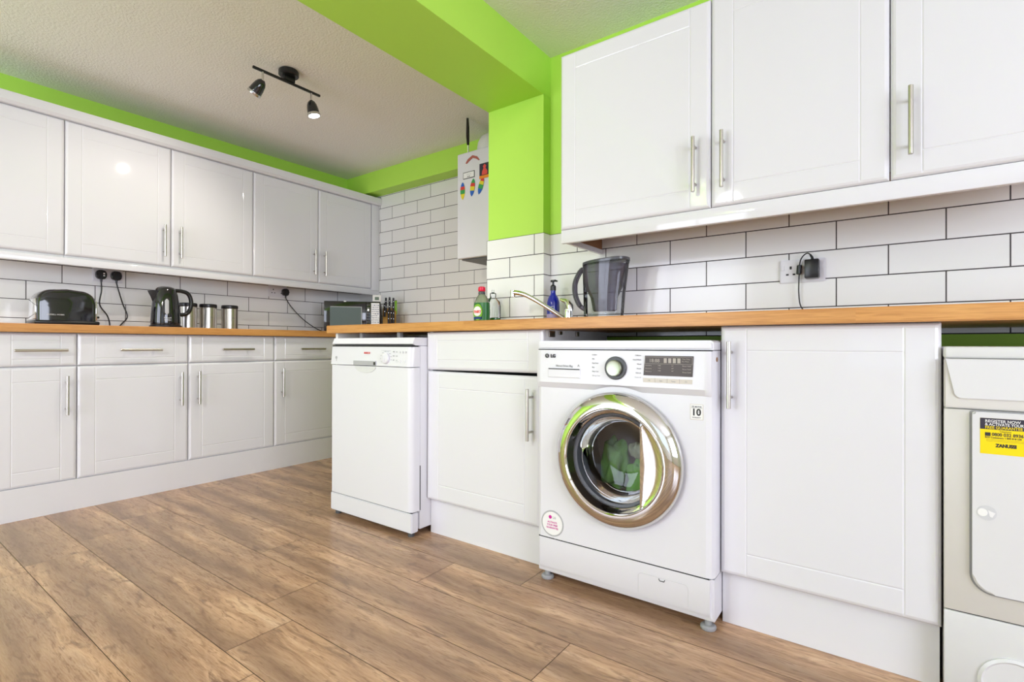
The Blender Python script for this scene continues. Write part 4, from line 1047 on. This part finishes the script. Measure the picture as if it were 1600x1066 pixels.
def tap():
    x, y = -1.150, 2.0
    t = thing('mixer_tap', 'chrome mixer tap with a long angled spout on the right worktop', 'tap', (x, y, ZT))
    part('body', B().lathe([(.024, 0), (.024, .004), (.0205, .008), (.0205, .058), (.0190, .066), (.012, .072), (.0005, .073)], (x, y, ZT), n=36), M_chrome, t)
    # lever: sloping hood with a lip to the left
    b = B().tube([(x+.012, y, ZT+.056), (x+.008, y, ZT+.078), (x-.004, y, ZT+.096), (x-.016, y, ZT+.104), (x-.030, y-.004, ZT+.108), (x-.040, y-.006, ZT+.112)], [.016, .019, .015, .011, .008, .005], 16)
    part('lever', b, M_chrome, t, ang=60)
    pts = smooth([(x-.004, y-.012, ZT+.016), (x-.060, y-.028, ZT+.056), (x-.125, y-.045, ZT+.098), (x-.185, y-.060, ZT+.132), (x-.222, y-.069, ZT+.145), (x-.250, y-.076, ZT+.149)], 6)
    n = len(pts); part('spout', B().tube(pts, [.0085+.0035*(i/n) for i in range(n)], 16), M_chrome, t, ang=60)
    e = Vector(pts[-1]); part('aerator', B().cyl(e+Vector((-.004, 0, .011)), e+Vector((-.004, 0, -.022)), .0125, 20, ch=.002), M_chrome, t)
tap()
def oval(b, c, rows, n=36, p=.8):
    rs = []
    for hx, hy, z in rows:
        rs.append([b.bm.verts.new((c[0]+hx*math.copysign(abs(math.cos(2*PI*i/n))**p, math.cos(2*PI*i/n)), c[1]+hy*math.copysign(abs(math.sin(2*PI*i/n))**p, math.sin(2*PI*i/n)), c[2]+z)) for i in range(n)])
    b.skin(rs, True)
    return b
def soap():
    c = (-1.600, 1.935, ZT)
    t = thing('washing_up_liquid', 'clear green washing up liquid bottle with a red cap beside the pillar', 'bottle', c)
    part('body', oval(B(), c, [(.036, .022, 0), (.041, .026, .005), (.043, .027, .06), (.041, .026, .105), (.033, .021, .130), (.019, .015, .148), (.015, .014, .153)]), glass_mat('clear_green_tint', (.62, .70, .55), 1.35, .03, (.45, .50, .36), .35), t)
    lb = part('label', oval(B(), c, [(.0420, .0270, .018), (.0442, .0282, .06), (.0424, .0272, .110)]), M_glabel, t, label='dark green label')
    y = c[1]-.0290; fr = FR(0, y, 0)
    def ell(u, v, a, b_, n=28): return [(u+a*math.cos(2*PI*i/n), v+b_*math.sin(2*PI*i/n)) for i in range(n)]
    part('lime_patch', B().prism(ell(c[0]-.002, ZT+.064, .029, .040), fr, -.001, .0006), M_glab2, lb)
    part('white_patch', B().prism(ell(c[0]-.004, ZT+.068, .024, .024), fr, .0006, .0011), M_paper, lb)
    part('lettering', B().text('FAIRY', .0175, FR(0, y-.0011, 0), c[0]-.003, ZT+.060, d=.0006, bold=.0009), M_red, lb)
    part('navy_band', B().prism([(c[0]-.026, ZT+.030), (c[0]-.026, ZT+.041), (c[0]+.022, ZT+.041), (c[0]+.022, ZT+.030)], fr, .0006, .0012), M_navy, lb)
    part('collar', B().lathe([(.017, .153), (.018, .158), (.015, .166)], c, n=24), M_dgrey, t)
    part('cap', B().lathe([(.0165, .1662), (.0185, .170), (.0175, .186), (.012, .190), (.0005, .190)], c, n=28), M_capred, t, label='red cap')
soap()
def refill():
    c = (-1.625, 2.055, ZT)
    t = thing('soap_dispenser', 'clear bottle with a little green liquid behind the red capped bottle', 'bottle', c)
    part('body', oval(B(), c, [(.036, .028, 0), (.040, .031, .005), (.041, .031, .10), (.036, .028, .125), (.018, .016, .142), (.014, .014, .150)]), M_clear, t)
    part('liquid', oval(B(), c, [(.037, .028, .003), (.038, .029, .040)]), M_gliq, t, label='green liquid')
    part('neck', B().lathe([(.016, .1502), (.016, .168), (.012, .170), (.006, .174), (.006, .186)], c, n=24), M_clear, t)
soap_ = refill()
